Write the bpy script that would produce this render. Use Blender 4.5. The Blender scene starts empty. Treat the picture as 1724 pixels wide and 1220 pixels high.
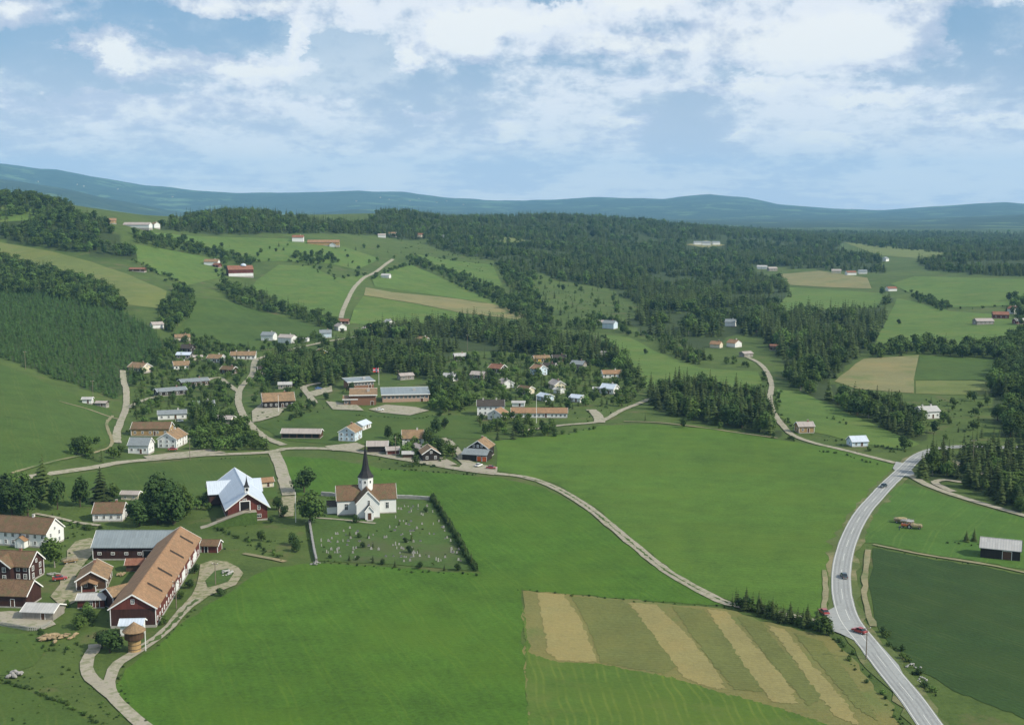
import bpy, bmesh, math, random
import numpy as np
from mathutils import Vector, Matrix, geometry
random.seed(7); RNG = np.random.default_rng(7)
SC = bpy.context.scene
COL = SC.collection
R = math.radians

# ------------------------------------------------------------------ camera
CAM_H, FPX, CX, CY = 110.0, 2081.0, 862.0, 610.0
PITCH = math.atan((CY - 345.0) / FPX)
cam_data = bpy.data.cameras.new('camera')
cam_data.sensor_width = 36.0
cam_data.lens = FPX / 1724.0 * 36.0
cam_data.clip_start, cam_data.clip_end = 1.0, 120000.0
cam = bpy.data.objects.new('camera', cam_data); COL.objects.link(cam)
cam.location = (0, 0, CAM_H); cam.rotation_euler = (math.pi / 2 - PITCH, 0, 0)
SC.camera = cam

# ------------------------------------------------------------------ light
SUN_EL, SUN_PHI = 39.0, 22.0          # sun stands to the right, a little towards the viewer
to_sun = Vector((math.cos(R(SUN_PHI)) * math.cos(R(SUN_EL)), -math.sin(R(SUN_PHI)) * math.cos(R(SUN_EL)), math.sin(R(SUN_EL))))
sd = bpy.data.lights.new('sun', 'SUN'); sd.energy = 5.0; sd.angle = R(0.53); sd.color = (1.0, 0.93, 0.79)
sun = bpy.data.objects.new('sun', sd); COL.objects.link(sun)
sun.rotation_euler = to_sun.to_track_quat('Z', 'Y').to_euler()

SC.render.engine = 'CYCLES'
cy = SC.cycles
cy.max_bounces, cy.diffuse_bounces, cy.glossy_bounces, cy.transmission_bounces, cy.volume_bounces = 4, 2, 1, 2, 1
cy.use_denoising = True
vs = SC.view_settings
vs.view_transform = 'Standard'; vs.look = 'None'; vs.exposure = 0.0; vs.gamma = 1.0; vs.use_curve_mapping = False

class NT:
    """small helper for node trees"""
    def __init__(s, tree): s.t = tree
    def n(s, kind, **kw):
        nd = s.t.nodes.new(kind)
        for k, v in kw.items(): setattr(nd, k, v)
        return nd
    def put(s, sock, v):
        if hasattr(v, 'is_output') or isinstance(v, bpy.types.NodeSocket): s.t.links.new(v, sock)
        else: sock.default_value = v
    def m(s, op, a, b=0.0, c=None, clamp=False):
        nd = s.n('ShaderNodeMath', operation=op, use_clamp=clamp)
        s.put(nd.inputs[0], a); s.put(nd.inputs[1], b)
        if c is not None: s.put(nd.inputs[2], c)
        return nd.outputs[0]
    def v(s, op, a, b=None, c=None):
        nd = s.n('ShaderNodeVectorMath', operation=op); s.put(nd.inputs[0], a)
        if b is not None: s.put(nd.inputs[1], b)
        if c is not None: s.put(nd.inputs[2], c)
        return nd.outputs['Value'] if op in ('LENGTH', 'DOT_PRODUCT') else nd.outputs[0]
    def noise(s, vec, scale, detail=4, rough=0.55, dist=0.0):
        nd = s.n('ShaderNodeTexNoise'); s.put(nd.inputs['Vector'], vec)
        nd.inputs['Scale'].default_value = scale; nd.inputs['Detail'].default_value = detail
        nd.inputs['Roughness'].default_value = rough; nd.inputs['Distortion'].default_value = dist
        return nd.outputs['Fac']
    def mix(s, f, a, b):
        nd = s.n('ShaderNodeMix', data_type='RGBA'); s.put(nd.inputs[0], f)
        for k, x in ((6, a), (7, b)):
            s.put(nd.inputs[k], (*x, 1.0) if isinstance(x, tuple) and len(x) == 3 else x)
        return nd.outputs[2]
    def rng(s, x, a, b, c=0.0, d=1.0, smooth=False):
        nd = s.n('ShaderNodeMapRange'); nd.interpolation_type = 'SMOOTHSTEP' if smooth else 'LINEAR'
        s.put(nd.inputs[0], x)
        for i, q in enumerate((a, b, c, d)): nd.inputs[i + 1].default_value = q
        return nd.outputs[0]

# ------------------------------------------------------------------ sky
w = bpy.data.worlds.new('World'); SC.world = w; w.use_nodes = True
T = NT(w.node_tree); w.node_tree.nodes.clear()
sky = T.n('ShaderNodeTexSky', sky_type='NISHITA'); sky.sun_disc = False
sky.sun_elevation = R(SUN_EL); sky.sun_rotation = R(90 + SUN_PHI)
sky.altitude = 300; sky.air_density = 1.0; sky.dust_density = 0.6; sky.ozone_density = 1.6
gen = T.n('ShaderNodeTexCoord').outputs['Generated']
sep = T.n('ShaderNodeSeparateXYZ'); T.put(sep.inputs[0], T.v('NORMALIZE', gen))
az = T.m('ARCTAN2', sep.outputs[0], sep.outputs[1])
el = T.m('MAXIMUM', sep.outputs[2], 0.0)
lv = T.m('LOGARITHM', T.m('ADD', el, 0.05), math.e)
cmb = T.n('ShaderNodeCombineXYZ'); T.put(cmb.inputs[0], az); T.put(cmb.inputs[1], T.m('MULTIPLY', lv, 0.27)); cmb.inputs[2].default_value = 0.37
P = cmb.outputs[0]
flat = T.n('ShaderNodeCombineXYZ'); T.put(flat.inputs[0], az); T.put(flat.inputs[1], el)
# warp so that the drawn-out cloud banks get ragged edges
wn = T.n('ShaderNodeTexNoise'); T.put(wn.inputs['Vector'], P); wn.inputs['Scale'].default_value = 24; wn.inputs['Detail'].default_value = 7; wn.inputs['Roughness'].default_value = 0.68
warp = T.v('MULTIPLY', T.v('SUBTRACT', wn.outputs['Color'], (0.5, 0.5, 0.5)), (0.085, 0.040, 0.0))
PW = T.v('ADD', flat.outputs[0], warp)
def blobs(lst):
    acc = None
    for (bx, by, rx, ry, amp) in lst:
        u0, e0, su, se = (bx - CX) / FPX, (345 - by) / FPX, FPX / rx, FPX / ry
        d = T.v('LENGTH', T.v('MULTIPLY_ADD', PW, (su, se, 0.0), (-u0 * su, -e0 * se, 0.0)))
        q = T.rng(d, 0.0, 1.0, amp, 0.0, True)
        acc = q if acc is None else T.m('ADD', acc, q)
    return acc
puffs = blobs([(70,50,95,40,.5),(20,80,60,25,.3),(215,105,60,55,.55),(300,122,170,34,.42),(440,130,110,26,.45),(510,80,30,60,.4),(460,20,90,25,.42),(370,35,120,22,.35),
   (790,70,85,58,.75),(705,108,40,28,.55),(880,48,200,28,.4),(1050,85,190,26,.4),(1350,85,330,62,.5),(1220,150,240,26,.34),(1440,178,130,20,.5),(1060,215,80,22,.42),(845,225,60,26,.35),(1230,228,30,15,.4),
   (1390,240,90,15,.4),(1620,215,160,18,.4),(1690,20,70,50,.5),(1520,30,50,40,.35),(1080,20,140,28,.4),(720,200,90,22,.3),(250,190,420,55,.25),(560,255,170,14,.25),(1000,240,300,18,.22)])
holes = blobs([(430,75,130,34,.55),(280,45,120,30,.35),(600,95,110,55,.5),(940,15,90,26,.4),(640,145,190,24,.35),(130,160,190,14,.25),(1640,75,110,45,.6),(1260,140,200,12,.3),(1500,190,160,8,.2)])
n1 = T.noise(P, 9.0, 6, 0.56, 0.25)
n3 = T.noise(P, 46.0, 5, 0.62)
dens = T.m('SUBTRACT', T.m('ADD', T.m('ADD', T.m('MULTIPLY', n1, 1.15), T.m('MULTIPLY', n3, 0.36)), puffs), holes)
mask = T.rng(dens, 0.52, 0.90, 0.0, 1.0, True)
thin = T.rng(T.m('ADD', el, T.m('MULTIPLY', T.m('SUBTRACT', 0.5, n1), 0.10)), 0.03, 0.18, 0.98, 0.1, True)         # a veil of far cloud towards the horizon
mask = T.m('MAXIMUM', mask, thin)
core = T.rng(dens, 0.88, 1.22, 0.0, 1.0, True)
lum = T.m('ADD', T.m('MULTIPLY', core, 0.9), T.m('MULTIPLY', n3, 0.2), clamp=True)
streak = T.rng(T.m('ADD', n1, T.m('MULTIPLY', n3, 0.5)), 0.66, 0.86, 0.0, 1.0, True)
cloud = T.mix(lum, T.mix(streak, T.mix(T.rng(el, 0.0, 0.12), (6.7, 7.4, 9.0), (5.0, 5.8, 7.4)), (9.0, 9.3, 9.8)), (9.9, 10.0, 9.8))
hz = T.rng(el, 0.0, 0.16, 0.0, 1.0)
blue = T.mix(0.55, sky.outputs[0], (1.35, 3.5, 6.0))
col = T.mix(T.m('MULTIPLY', mask, 0.94), blue, cloud)
bg = T.n('ShaderNodeBackground'); T.put(bg.inputs[0], col); bg.inputs[1].default_value = 0.1
T.t.links.new(bg.outputs[0], T.n('ShaderNodeOutputWorld').inputs[0])

# ------------------------------------------------------------------ pixel <-> place (used once, to measure the place)
FW, UP = np.array([0, math.cos(PITCH), -math.sin(PITCH)]), np.array([0, math.sin(PITCH), math.cos(PITCH)])
def ray(px, py):
    return np.array([1.0, 0, 0]) * ((px - CX) / FPX) + UP * ((CY - py) / FPX) + FW
def at_dist(px, py, D):
    d = ray(px, py); t = D / math.hypot(d[0], d[1]); return d[0] * t, d[1] * t, CAM_H + d[2] * t
def at_z(px, py, z):
    d = ray(px, py); t = (z - CAM_H) / d[2]; return d[0] * t, d[1] * t, z
def project(x, y, z):
    x, y, z = np.asarray(x, float), np.asarray(y, float), np.asarray(z, float) - CAM_H
    zc = y * FW[1] + z * FW[2]; yc = y * UP[1] + z * UP[2]
    return CX + FPX * x / zc, CY - FPX * yc / zc

# ------------------------------------------------------------------ terrain height field (polar grid)
ctrl = []
for q in [(-300,1220),(0,1220),(862,1220),(1724,1220),(2100,1220),(0,900),(400,870),(862,900),(1400,900),(1724,900),(2100,900),(300,760),(862,740),(1500,780),(1724,780),(400,690),(700,680),(1000,690),(1300,720),(200,690)]:
    ctrl.append(at_z(*q, 0.0))
for px, py, z in [(1600,500,5),(1400,600,0),(1724,620,1),(2000,600,3),(1100,600,1),(860,600,2),(640,600,3),(300,620,3),(1250,560,0)]:
    ctrl.append(at_z(px, py, z))
for q in [(0,608,790),(0,700,620),(-300,650,720),(-300,480,1200),(-300,320,1800),(0,540,1000),(0,480,1250),(0,420,1500),(0,360,1650),(0,328,1800),(110,347,1750),(100,420,1450),(200,500,1150),(200,440,1400),(190,376,1600),(240,387,1600),
          (270,560,1000),(300,480,1250),(400,465,1380),(400,520,1150),(400,420,1600),(350,395,1700),(330,373,2400),(440,366,2500),(500,405,1700),(550,540,1100),(580,470,1400),(570,415,1700),(700,363,2500),(690,395,2100),(660,437,1650),
          (800,500,1350),(860,440,1750),(850,388,2600),(1000,371,3600),(900,371,3000),(1000,440,2000),(1100,480,1650),(1200,387,4200),(1200,430,2400),(1400,395,5000),(1400,430,2500),(1724,397,5000),(2000,397,5000),(1724,450,2000),(2000,450,2000)]:
    ctrl.append(at_dist(*q))
for azd, D, z in [(-22,2600,70),(-16,2500,45),(-10,3600,40),(-4,3700,45),(2,4800,30),(-22,4000,20),(-12,5000,15),(0,6000,10),(10,7500,0),(22,7500,0),(-30,7000,0),(-10,7000,0),(0,9000,0),(15,12000,0),(-20,12000,0),(0,30000,0),(-30,30000,0),(30,30000,0),(-40,70,0),(0,70,0),(40,70,0),(-45,2000,60),(45,2000,5),(45,500,0),(-45,500,0),(-45,9000,0),(45,9000,0)]:
    ctrl.append((D * math.sin(R(azd)), D * math.cos(R(azd)), z))
ctrl = np.array(ctrl)
cu = np.stack([np.arctan2(ctrl[:, 0], ctrl[:, 1]) * 2.2, np.log(np.hypot(ctrl[:, 0], ctrl[:, 1]))], 1)
kern = lambda a, b: np.sqrt(((a[:, None, :] - b[None, :, :]) ** 2).sum(2) + 0.10 ** 2)
Kc = np.zeros((len(cu) + 1,) * 2); Kc[:-1, :-1] = kern(cu, cu) + np.eye(len(cu)) * -0.004; Kc[-1, :-1] = Kc[:-1, -1] = 1
wts = np.linalg.solve(Kc, np.append(ctrl[:, 2], 0))
NA, NR = 247, 330
AZ = np.linspace(R(-41), R(41), NA); LR = np.linspace(math.log(65), math.log(19500), NR)
ga, gr = np.meshgrid(AZ, LR)
gu = np.stack([ga.ravel() * 2.2, gr.ravel()], 1)
G = np.concatenate([kern(c, cu) @ wts[:-1] + wts[-1] for c in np.array_split(gu, 20)]).reshape(NR, NA)
gD = np.exp(gr)
def vnoise(x, y, s):
    """smooth value noise"""
    x, y = x * s, y * s; xi, yi = np.floor(x), np.floor(y); fx, fy = x - xi, y - yi
    fx, fy = fx * fx * (3 - 2 * fx), fy * fy * (3 - 2 * fy)
    h = lambda i, j: np.modf(np.abs(np.sin(i * 127.1 + j * 311.7) * 43758.5453))[0]
    return (h(xi, yi) * (1 - fx) + h(xi + 1, yi) * fx) * (1 - fy) + (h(xi, yi + 1) * (1 - fx) + h(xi + 1, yi + 1) * fx) * fy - 0.5
gX, gY = gD * np.sin(ga), gD * np.cos(ga)
rough = np.clip((gD - 250) / 900, 0, 1)
G += rough * (vnoise(gX, gY, 1 / 160) * 3.0 + vnoise(gX, gY, 1 / 60) * 1.0) + np.clip((gD - 2200) / 2000, 0, 1) * vnoise(gX, gY, 1 / 420) * 14
# far ridges: skyline heights read off the photograph, at their real distances
gpx = CX + FPX * np.tan(ga)
def ridge(prof, D0, rise, fall, nz):
    xs, ys = zip(*prof)
    sky_y = np.interp(gpx, xs, ys)
    h0 = CAM_H + D0 * (345 - sky_y) / FPX * 1.0
    s = np.where(gD < D0, np.clip(1 - (D0 - gD) / rise, 0, 1), np.clip(1 - (gD - D0) / fall, 0, 1))
    s = s * s * (3 - 2 * s)
    return h0 * s * (1 + nz * (vnoise(gX, gY, 1 / 1100) + 0.6 * vnoise(gX, gY, 1 / 420)) * (1 - s * 0.72)) + s * (vnoise(gX, gY, 1 / 260) * 16 + vnoise(gX, gY, 1 / 800) * 30)
rb = ridge([(-600,262),(0,280),(100,291),(200,308),(250,316),(330,322),(450,327),(540,327),(600,322),(680,325),(760,334),(860,339),(940,337),(1030,334),(1120,334),(1190,329),(1250,334),(1310,344),(1400,351),(1480,353),(1560,349),(1640,345),(1690,343),(1724,346),(1900,338),(2300,350)], 15500, 5500, 4000, .5)
ra = ridge([(-600,290),(0,304),(80,314),(150,325),(230,342),(300,356),(380,366),(500,362),(600,352),(700,354),(800,362),(900,372),(1100,376),(1300,372),(1480,372),(1600,366),(1724,360),(2000,352)], 9800, 3300, 2600, .45)
G = np.maximum(G, np.maximum(ra, rb))

def hgt(x, y):
    x, y = np.asarray(x, float), np.asarray(y, float)
    a = np.clip((np.arctan2(x, y) - AZ[0]) / (AZ[1] - AZ[0]), 0, NA - 1.001)
    r = np.clip((np.log(np.maximum(np.hypot(x, y), 1e-3)) - LR[0]) / (LR[1] - LR[0]), 0, NR - 1.001)
    i, j = a.astype(int), r.astype(int); fa, fr = a - i, r - j
    return (G[j, i] * (1 - fa) + G[j, i + 1] * fa) * (1 - fr) + (G[j + 1, i] * (1 - fa) + G[j + 1, i + 1] * fa) * fr
_T = np.exp(np.linspace(math.log(80), math.log(25000), 900))
def ground(px, py):
    d = ray(px, py); t = _T / math.hypot(d[0], d[1])
    f = CAM_H + d[2] * t - hgt(d[0] * t, d[1] * t)
    k = np.argmax(f <= 0)
    if f[k] > 0: k = len(t) - 1
    lo, hi = t[max(k - 1, 0)], t[k]
    for _ in range(24):
        mid = (lo + hi) / 2
        if CAM_H + d[2] * mid - hgt(d[0] * mid, d[1] * mid) > 0: lo = mid
        else: hi = mid
    return d[0] * hi, d[1] * hi, float(hgt(d[0] * hi, d[1] * hi))
def above(px, py, h):
    """the point that stands h metres above the ground and shows at this pixel"""
    x, y, z = ground(px, py)
    for _ in range(12):
        d = ray(px, py); z = float(hgt(x, y)) + h
        t = (z - CAM_H) / d[2] if d[2] < -1e-4 else math.hypot(x, y)
        x, y = d[0] * t, d[1] * t
    return x, y, z
def inside(poly, x, y):
    x, y = np.asarray(x), np.asarray(y); r = np.zeros(x.shape, bool); n = len(poly)
    for i in range(n):
        (x1, y1), (x2, y2) = poly[i], poly[(i + 1) % n]
        if y1 == y2: continue
        r ^= ((y1 > y) != (y2 > y)) & (x < (x2 - x1) * (y - y1) / (y2 - y1) + x1)
    return r
def spline(pts, step):
    """Catmull-Rom through points, resampled"""
    p = [np.array(q, float) for q in pts]; p = [2 * p[0] - p[1]] + p + [2 * p[-1] - p[-2]]; out = []
    for i in range(1, len(p) - 2):
        n = max(2, int(np.linalg.norm(p[i + 1] - p[i]) / step))
        for k in range(n):
            t = k / n
            out.append(0.5 * (2 * p[i] + (p[i + 1] - p[i - 1]) * t + (2 * p[i - 1] - 5 * p[i] + 4 * p[i + 1] - p[i + 2]) * t * t + (3 * p[i] - p[i - 1] - 3 * p[i + 1] + p[i + 2]) * t ** 3))
    out.append(p[-2]); return out

# ------------------------------------------------------------------ materials
MATS = {}
def new_mat(name):
    m = bpy.data.materials.new(name); m.use_nodes = True; t = NT(m.node_tree); m.node_tree.nodes.clear()
    out = t.n('ShaderNodeOutputMaterial'); b = t.n('ShaderNodeBsdfPrincipled'); t.t.links.new(b.outputs[0], out.inputs[0])
    b.inputs['Roughness'].default_value = 0.9; b.inputs['Specular IOR Level'].default_value = 0.15
    MATS[name] = m; return m, t, b
def scal(c, k): return tuple(min(1, x * k) for x in c)
def bump(t, b, h, strength, dist):
    nd = t.n('ShaderNodeBump'); nd.inputs['Strength'].default_value = strength; nd.inputs['Distance'].default_value = dist
    t.put(nd.inputs['Height'], h); t.t.links.new(nd.outputs[0], b.inputs['Normal'])
def field_mat(name, c, var=0.3, c2=None, stripe=None, rows=None, bmp=0.35, tram=None):
    """grass or crop: broad patches, small tufts; stripe = (degrees, metres, strength) for swaths, rows the same for drill rows"""
    m, t, b = new_mat(name); pos = t.n('ShaderNodeNewGeometry').outputs['Position']
    n1, n2, n3 = t.noise(pos, 0.012, 5, 0.6), t.noise(pos, 0.09, 5, 0.65), t.noise(pos, 0.9, 4, 0.7)
    v = t.m('ADD', t.m('ADD', t.m('MULTIPLY', n1, 0.35), t.m('MULTIPLY', n2, 0.35)), t.m('MULTIPLY', n3, 0.45))
    for s in (stripe, rows):
        if s:
            a, per, k = s; w1 = t.noise(pos, 0.03, 2)
            ph = t.m('ADD', t.v('DOT_PRODUCT', pos, (math.cos(R(a)) / per, math.sin(R(a)) / per, 0)), t.m('MULTIPLY', w1, 1.2))
            sn = t.m('SINE', t.m('MULTIPLY', ph, 2 * math.pi))
            v = t.m('ADD', v, t.m('MULTIPLY', t.m('MULTIPLY', sn, k), t.m('ADD', n2, 0.3)))
    f = t.rng(v, 0.42, 0.75)
    colr = t.mix(f, scal(c, 1 - var), scal(c, 1 + var))
    dry = t.rng(t.noise(pos, 0.022, 6, 0.7), 0.46, 0.7, 0.0, 0.8)
    colr = t.mix(dry, colr, (c[0] * 1.3, c[1] * 1.1, c[2] * 1.0))
    if tram:                                       # wheel tracks: two narrow lines every few metres
        a, gap, k = tram; ph = t.m('ADD', t.v('DOT_PRODUCT', pos, (math.cos(R(a)), math.sin(R(a)), 0)), t.m('MULTIPLY', t.noise(pos, 0.012, 3), 14.0))
        fr = t.m('MULTIPLY', t.m('SUBTRACT', t.m('FRACT', t.m('DIVIDE', ph, gap)), 0.5), gap); tr = t.rng(t.m('ABSOLUTE', t.m('SUBTRACT', t.m('ABSOLUTE', fr), 0.9)), 0.12, 0.42, k, 0.0, True)
        colr = t.mix(t.m('MULTIPLY', tr, t.rng(n2, 0.35, 0.6)), colr, (c[0] * 1.7, c[1] * 1.3, c[2] * 1.4))
    if c2: colr = t.mix(t.rng(t.noise(pos, 0.035, 6, 0.65), 0.52, 0.66), colr, c2)
    t.put(b.inputs['Base Color'], colr)
    bump(t, b, t.m('ADD', n3, t.m('MULTIPLY', n2, 0.6)), bmp, 0.5)
    return m
def plain_mat(name, c, var=0.2, scale=0.8, rough=0.85, spec=0.2, bmp=0.0, c2=None):
    m, t, b = new_mat(name); pos = t.n('ShaderNodeTexCoord').outputs['Object']
    n = t.m('ADD', t.m('MULTIPLY', t.noise(pos, scale, 5, 0.65), 0.7), t.m('MULTIPLY', t.noise(pos, scale * 9, 3, 0.6), 0.3))
    rnd = t.n('ShaderNodeObjectInfo').outputs['Random']
    colr = t.mix(t.rng(n, 0.3, 0.7), scal(c, 1 - var), scal(c, 1 + var))
    if c2: colr = t.mix(t.rng(t.noise(pos, scale * 0.6, 4, 0.7), 0.5, 0.62), colr, c2)
    t.put(b.inputs['Base Color'], colr); b.inputs['Roughness'].default_value = rough; b.inputs['Specular IOR Level'].default_value = spec
    if bmp: bump(t, b, n, bmp, 0.05)
    return m
def board_mat(name, c, vertical=True, var=0.22, width=0.18, spec=0.15):
    """painted or bare weatherboarding: seams by position, streaky wear"""
    m, t, b = new_mat(name); pos = t.n('ShaderNodeTexCoord').outputs['Object']
    sx = t.n('ShaderNodeSeparateXYZ'); t.put(sx.inputs[0], pos)
    u = t.m('ADD', sx.outputs[0], sx.outputs[1]) if vertical else sx.outputs[2]
    saw = t.m('FRACT', t.m('DIVIDE', u, width))
    seam = t.rng(saw, 0.0, 0.14)
    streak = t.noise(t.v('MULTIPLY', pos, (2.2, 2.2, 0.25) if vertical else (0.3, 0.3, 5.0)), 1.0, 5, 0.65)
    big = t.noise(pos, 0.25, 4, 0.6)
    f = t.m('ADD', t.m('MULTIPLY', streak, 0.6), t.m('MULTIPLY', big, 0.4))
    colr = t.mix(t.rng(f, 0.33, 0.67), scal(c, 1 - var), scal(c, 1 + var))
    colr = t.mix(t.m('MULTIPLY', t.m('SUBTRACT', 1.0, seam), 0.45), colr, scal(c, 0.45))
    t.put(b.inputs['Base Color'], colr); b.inputs['Roughness'].default_value = 0.75; b.inputs['Specular IOR Level'].default_value = spec
    bump(t, b, seam, 0.5, 0.03); return m
def roof_mat(name, c, kind='tile', var=0.28, c2=None, rough=0.8, spec=0.2):
    """tiles or sheets: courses across the slope, ribs down it, patchy weathering"""
    m, t, b = new_mat(name); pos = t.n('ShaderNodeTexCoord').outputs['Object']
    sx = t.n('ShaderNodeSeparateXYZ'); t.put(sx.inputs[0], pos)
    px_, pz_ = sx.outputs[0], sx.outputs[2]
    rib = t.m('SINE', t.m('MULTIPLY', px_, 2 * math.pi / (0.3 if kind == 'tile' else 0.8)))
    crs = t.m('FRACT', t.m('DIVIDE', pz_, 0.2 if kind == 'tile' else 1.6))
    big, fine = t.noise(pos, 0.35, 5, 0.65), t.noise(pos, 3.0, 4, 0.7)
    cell = t.n('ShaderNodeTexWhiteNoise', noise_dimensions='2D')
    cc = t.n('ShaderNodeCombineXYZ'); t.put(cc.inputs[0], t.m('FLOOR', t.m('DIVIDE', px_, 0.3 if kind == 'tile' else 0.8))); t.put(cc.inputs[1], t.m('FLOOR', t.m('DIVIDE', pz_, 0.2 if kind == 'tile' else 1.6)))
    t.put(cell.inputs['Vector'], cc.outputs[0])
    f = t.m('ADD', t.m('ADD', t.m('MULTIPLY', big, 0.5), t.m('MULTIPLY', fine, 0.3)), t.m('MULTIPLY', cell.outputs['Value'], 0.25))
    colr = t.mix(t.rng(f, 0.3, 0.75), scal(c, 1 - var), scal(c, 1 + var))
    if c2: colr = t.mix(t.rng(t.noise(pos, 0.5, 5, 0.65), 0.5, 0.62), colr, c2)
    t.put(b.inputs['Base Color'], colr); b.inputs['Roughness'].default_value = rough; b.inputs['Specular IOR Level'].default_value = spec
    bump(t, b, t.m('ADD', t.m('MULTIPLY', rib, 0.5), crs), 0.6, 0.05); return m
def leaf_mat(name, c, var=0.45, warm=None):
    m, t, b = new_mat(name)
    pos = t.n('ShaderNodeNewGeometry').outputs['Position']; rnd = t.n('ShaderNodeObjectInfo').outputs['Random']
    f = t.m('ADD', t.m('MULTIPLY', t.noise(pos, 0.45, 4, 0.6), 0.7), t.m('MULTIPLY', rnd, 0.45))
    colr = t.mix(t.rng(f, 0.25, 0.85), scal(c, 1 - var), scal(c, 1 + var))
    if warm: colr = t.mix(t.rng(rnd, 0.72, 1.0, 0.0, 0.7), colr, warm)
    t.put(b.inputs['Base Color'], colr); b.inputs['Roughness'].default_value = 0.75; b.inputs['Specular IOR Level'].default_value = 0.12
    return m
def glass_mat(name, c=(0.02, 0.028, 0.035)):
    m, t, b = new_mat(name); b.inputs['Base Color'].default_value = (*c, 1); b.inputs['Roughness'].default_value = 0.08; b.inputs['Specular IOR Level'].default_value = 0.6
    return m
def car_mat(name, c):
    m, t, b = new_mat(name); b.inputs['Base Color'].default_value = (*c, 1); b.inputs['Roughness'].default_value = 0.3; b.inputs['Specular IOR Level'].default_value = 0.5
    b.inputs['Coat Weight'].default_value = 0.4; return m

# ------------------------------------------------------------------ mesh helpers
def link(name, me, parent=None, mat=None, loc=None, rz=None, **props):
    o = bpy.data.objects.new(name, me); COL.objects.link(o)
    if parent is not None: o.parent = parent
    if mat is not None and me is not None and not me.materials: me.materials.append(MATS[mat] if isinstance(mat, str) else mat)
    if loc is not None: o.location = loc
    if rz is not None: o.rotation_euler = (0, 0, rz)
    for k, v in props.items(): o[k] = v
    return o
def thing(name, loc, rz, label, category, group=None):
    o = link(name, None, loc=loc, rz=rz, label=label, category=category)
    o.empty_display_size = 0.5
    if group: o['group'] = group
    return o
class MB:
    def __init__(s): s.v, s.f = [], []
    def add(s, v, f):
        k = len(s.v); s.v += [tuple(map(float, q)) for q in v]; s.f += [tuple(i + k for i in q) for q in f]; return s
    def box(s, c, d, rz=0.0, rx=0.0):
        M = Matrix.Translation(c) @ Matrix.Rotation(rz, 4, 'Z') @ Matrix.Rotation(rx, 4, 'X')
        v = [M @ Vector((i * d[0] / 2, j * d[1] / 2, k * d[2] / 2)) for k in (-1, 1) for j in (-1, 1) for i in (-1, 1)]
        return s.add(v, [(0, 2, 3, 1), (4, 5, 7, 6), (0, 1, 5, 4), (2, 6, 7, 3), (0, 4, 6, 2), (1, 3, 7, 5)])
    def bar(s, a, b, w, h=None):
        a, b = Vector(a), Vector(b); h = h or w; q = (b - a).to_track_quat('X', 'Z').to_matrix().to_4x4()
        M = Matrix.Translation((a + b) / 2) @ q; L = (b - a).length
        v = [M @ Vector((i * L / 2, j * w / 2, k * h / 2)) for k in (-1, 1) for j in (-1, 1) for i in (-1, 1)]
        return s.add(v, [(0, 2, 3, 1), (4, 5, 7, 6), (0, 1, 5, 4), (2, 6, 7, 3), (0, 4, 6, 2), (1, 3, 7, 5)])
    def prism(s, outline, z0, z1):
        n = len(outline)
        return s.add([(x, y, z0) for x, y in outline] + [(x, y, z1) for x, y in outline], [tuple(range(n - 1, -1, -1)), tuple(range(n, 2 * n))] + [(i, (i + 1) % n, n + (i + 1) % n, n + i) for i in range(n)])
    def rings(s, rings, cap=True):
        n = len(rings[0]); v = [p for r in rings for p in r]; f = []
        for k in range(len(rings) - 1):
            f += [(k * n + i, k * n + (i + 1) % n, (k + 1) * n + (i + 1) % n, (k + 1) * n + i) for i in range(n)]
        if cap: f += [tuple(range(n - 1, -1, -1)), tuple((len(rings) - 1) * n + i for i in range(n))]
        return s.add(v, f)
    def lathe(s, prof, n=12, c=(0, 0), ph=0.0):
        return s.rings([[(c[0] + r * math.cos(ph + 2 * math.pi * i / n), c[1] + r * math.sin(ph + 2 * math.pi * i / n), z) for i in range(n)] for r, z in prof])
    def mesh(s, name, mat=None):
        me = bpy.data.meshes.new(name); me.from_pydata(s.v, [], s.f); me.update()
        if mat: me.materials.append(MATS[mat] if isinstance(mat, str) else mat)
        return me
    def obj(s, name, mat, parent=None, loc=None, rz=None, **props):
        return link(name, s.mesh(name, mat), parent, None, loc, rz, **props)

# ------------------------------------------------------------------ materials used by the land
field_mat('meadow', (0.054, 0.119, 0.012), 0.38, rows=(20, 3, 0.02), tram=(20, 11, .35))
field_mat('meadow_fresh', (0.066, 0.128, 0.017), 0.36, rows=(78, 2.6, 0.02), tram=(70, 12, .4))
field_mat('hay_cut', (0.150, 0.148, 0.050), 0.22, c2=(0.11, 0.14, 0.040), rows=(96, 1.3, 0.03))
field_mat('hay_pale', (0.225, 0.200, 0.080), 0.2, rows=(96, 1.3, 0.03))
field_mat('hay_olive', (0.118, 0.132, 0.040), 0.26, rows=(96, 1.3, 0.04))
field_mat('hay_green', (0.068, 0.122, 0.018), 0.28, c2=(0.10, 0.135, 0.028), tram=(4, 5, .8))
field_mat('potato', (0.027, 0.056, 0.013), 0.34, rows=(35, 1.4, 0.04), tram=(35, 10, .8))
field_mat('lawn_right', (0.058, 0.122, 0.020), 0.3, tram=(150, 9, .5))
field_mat('slope', (0.053, 0.094, 0.018), 0.36, tram=(25, 10, .5))
field_mat('hill_green', (0.082, 0.140, 0.029), 0.32, c2=(0.110, 0.148, 0.036), tram=(25, 12, .5))
field_mat('hill_yellow', (0.118, 0.150, 0.043), 0.25, c2=(0.145, 0.160, 0.052))
field_mat('tan_field', (0.185, 0.178, 0.080), 0.22, c2=(0.13, 0.155, 0.055), rows=(20, 4, 0.03))
field_mat('churchyard_grass', (0.056, 0.100, 0.022), 0.4, c2=(0.075, 0.092, 0.036))
field_mat('track_earth', (0.215, 0.20, 0.115), 0.3, c2=(0.09, 0.13, 0.045))
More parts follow.
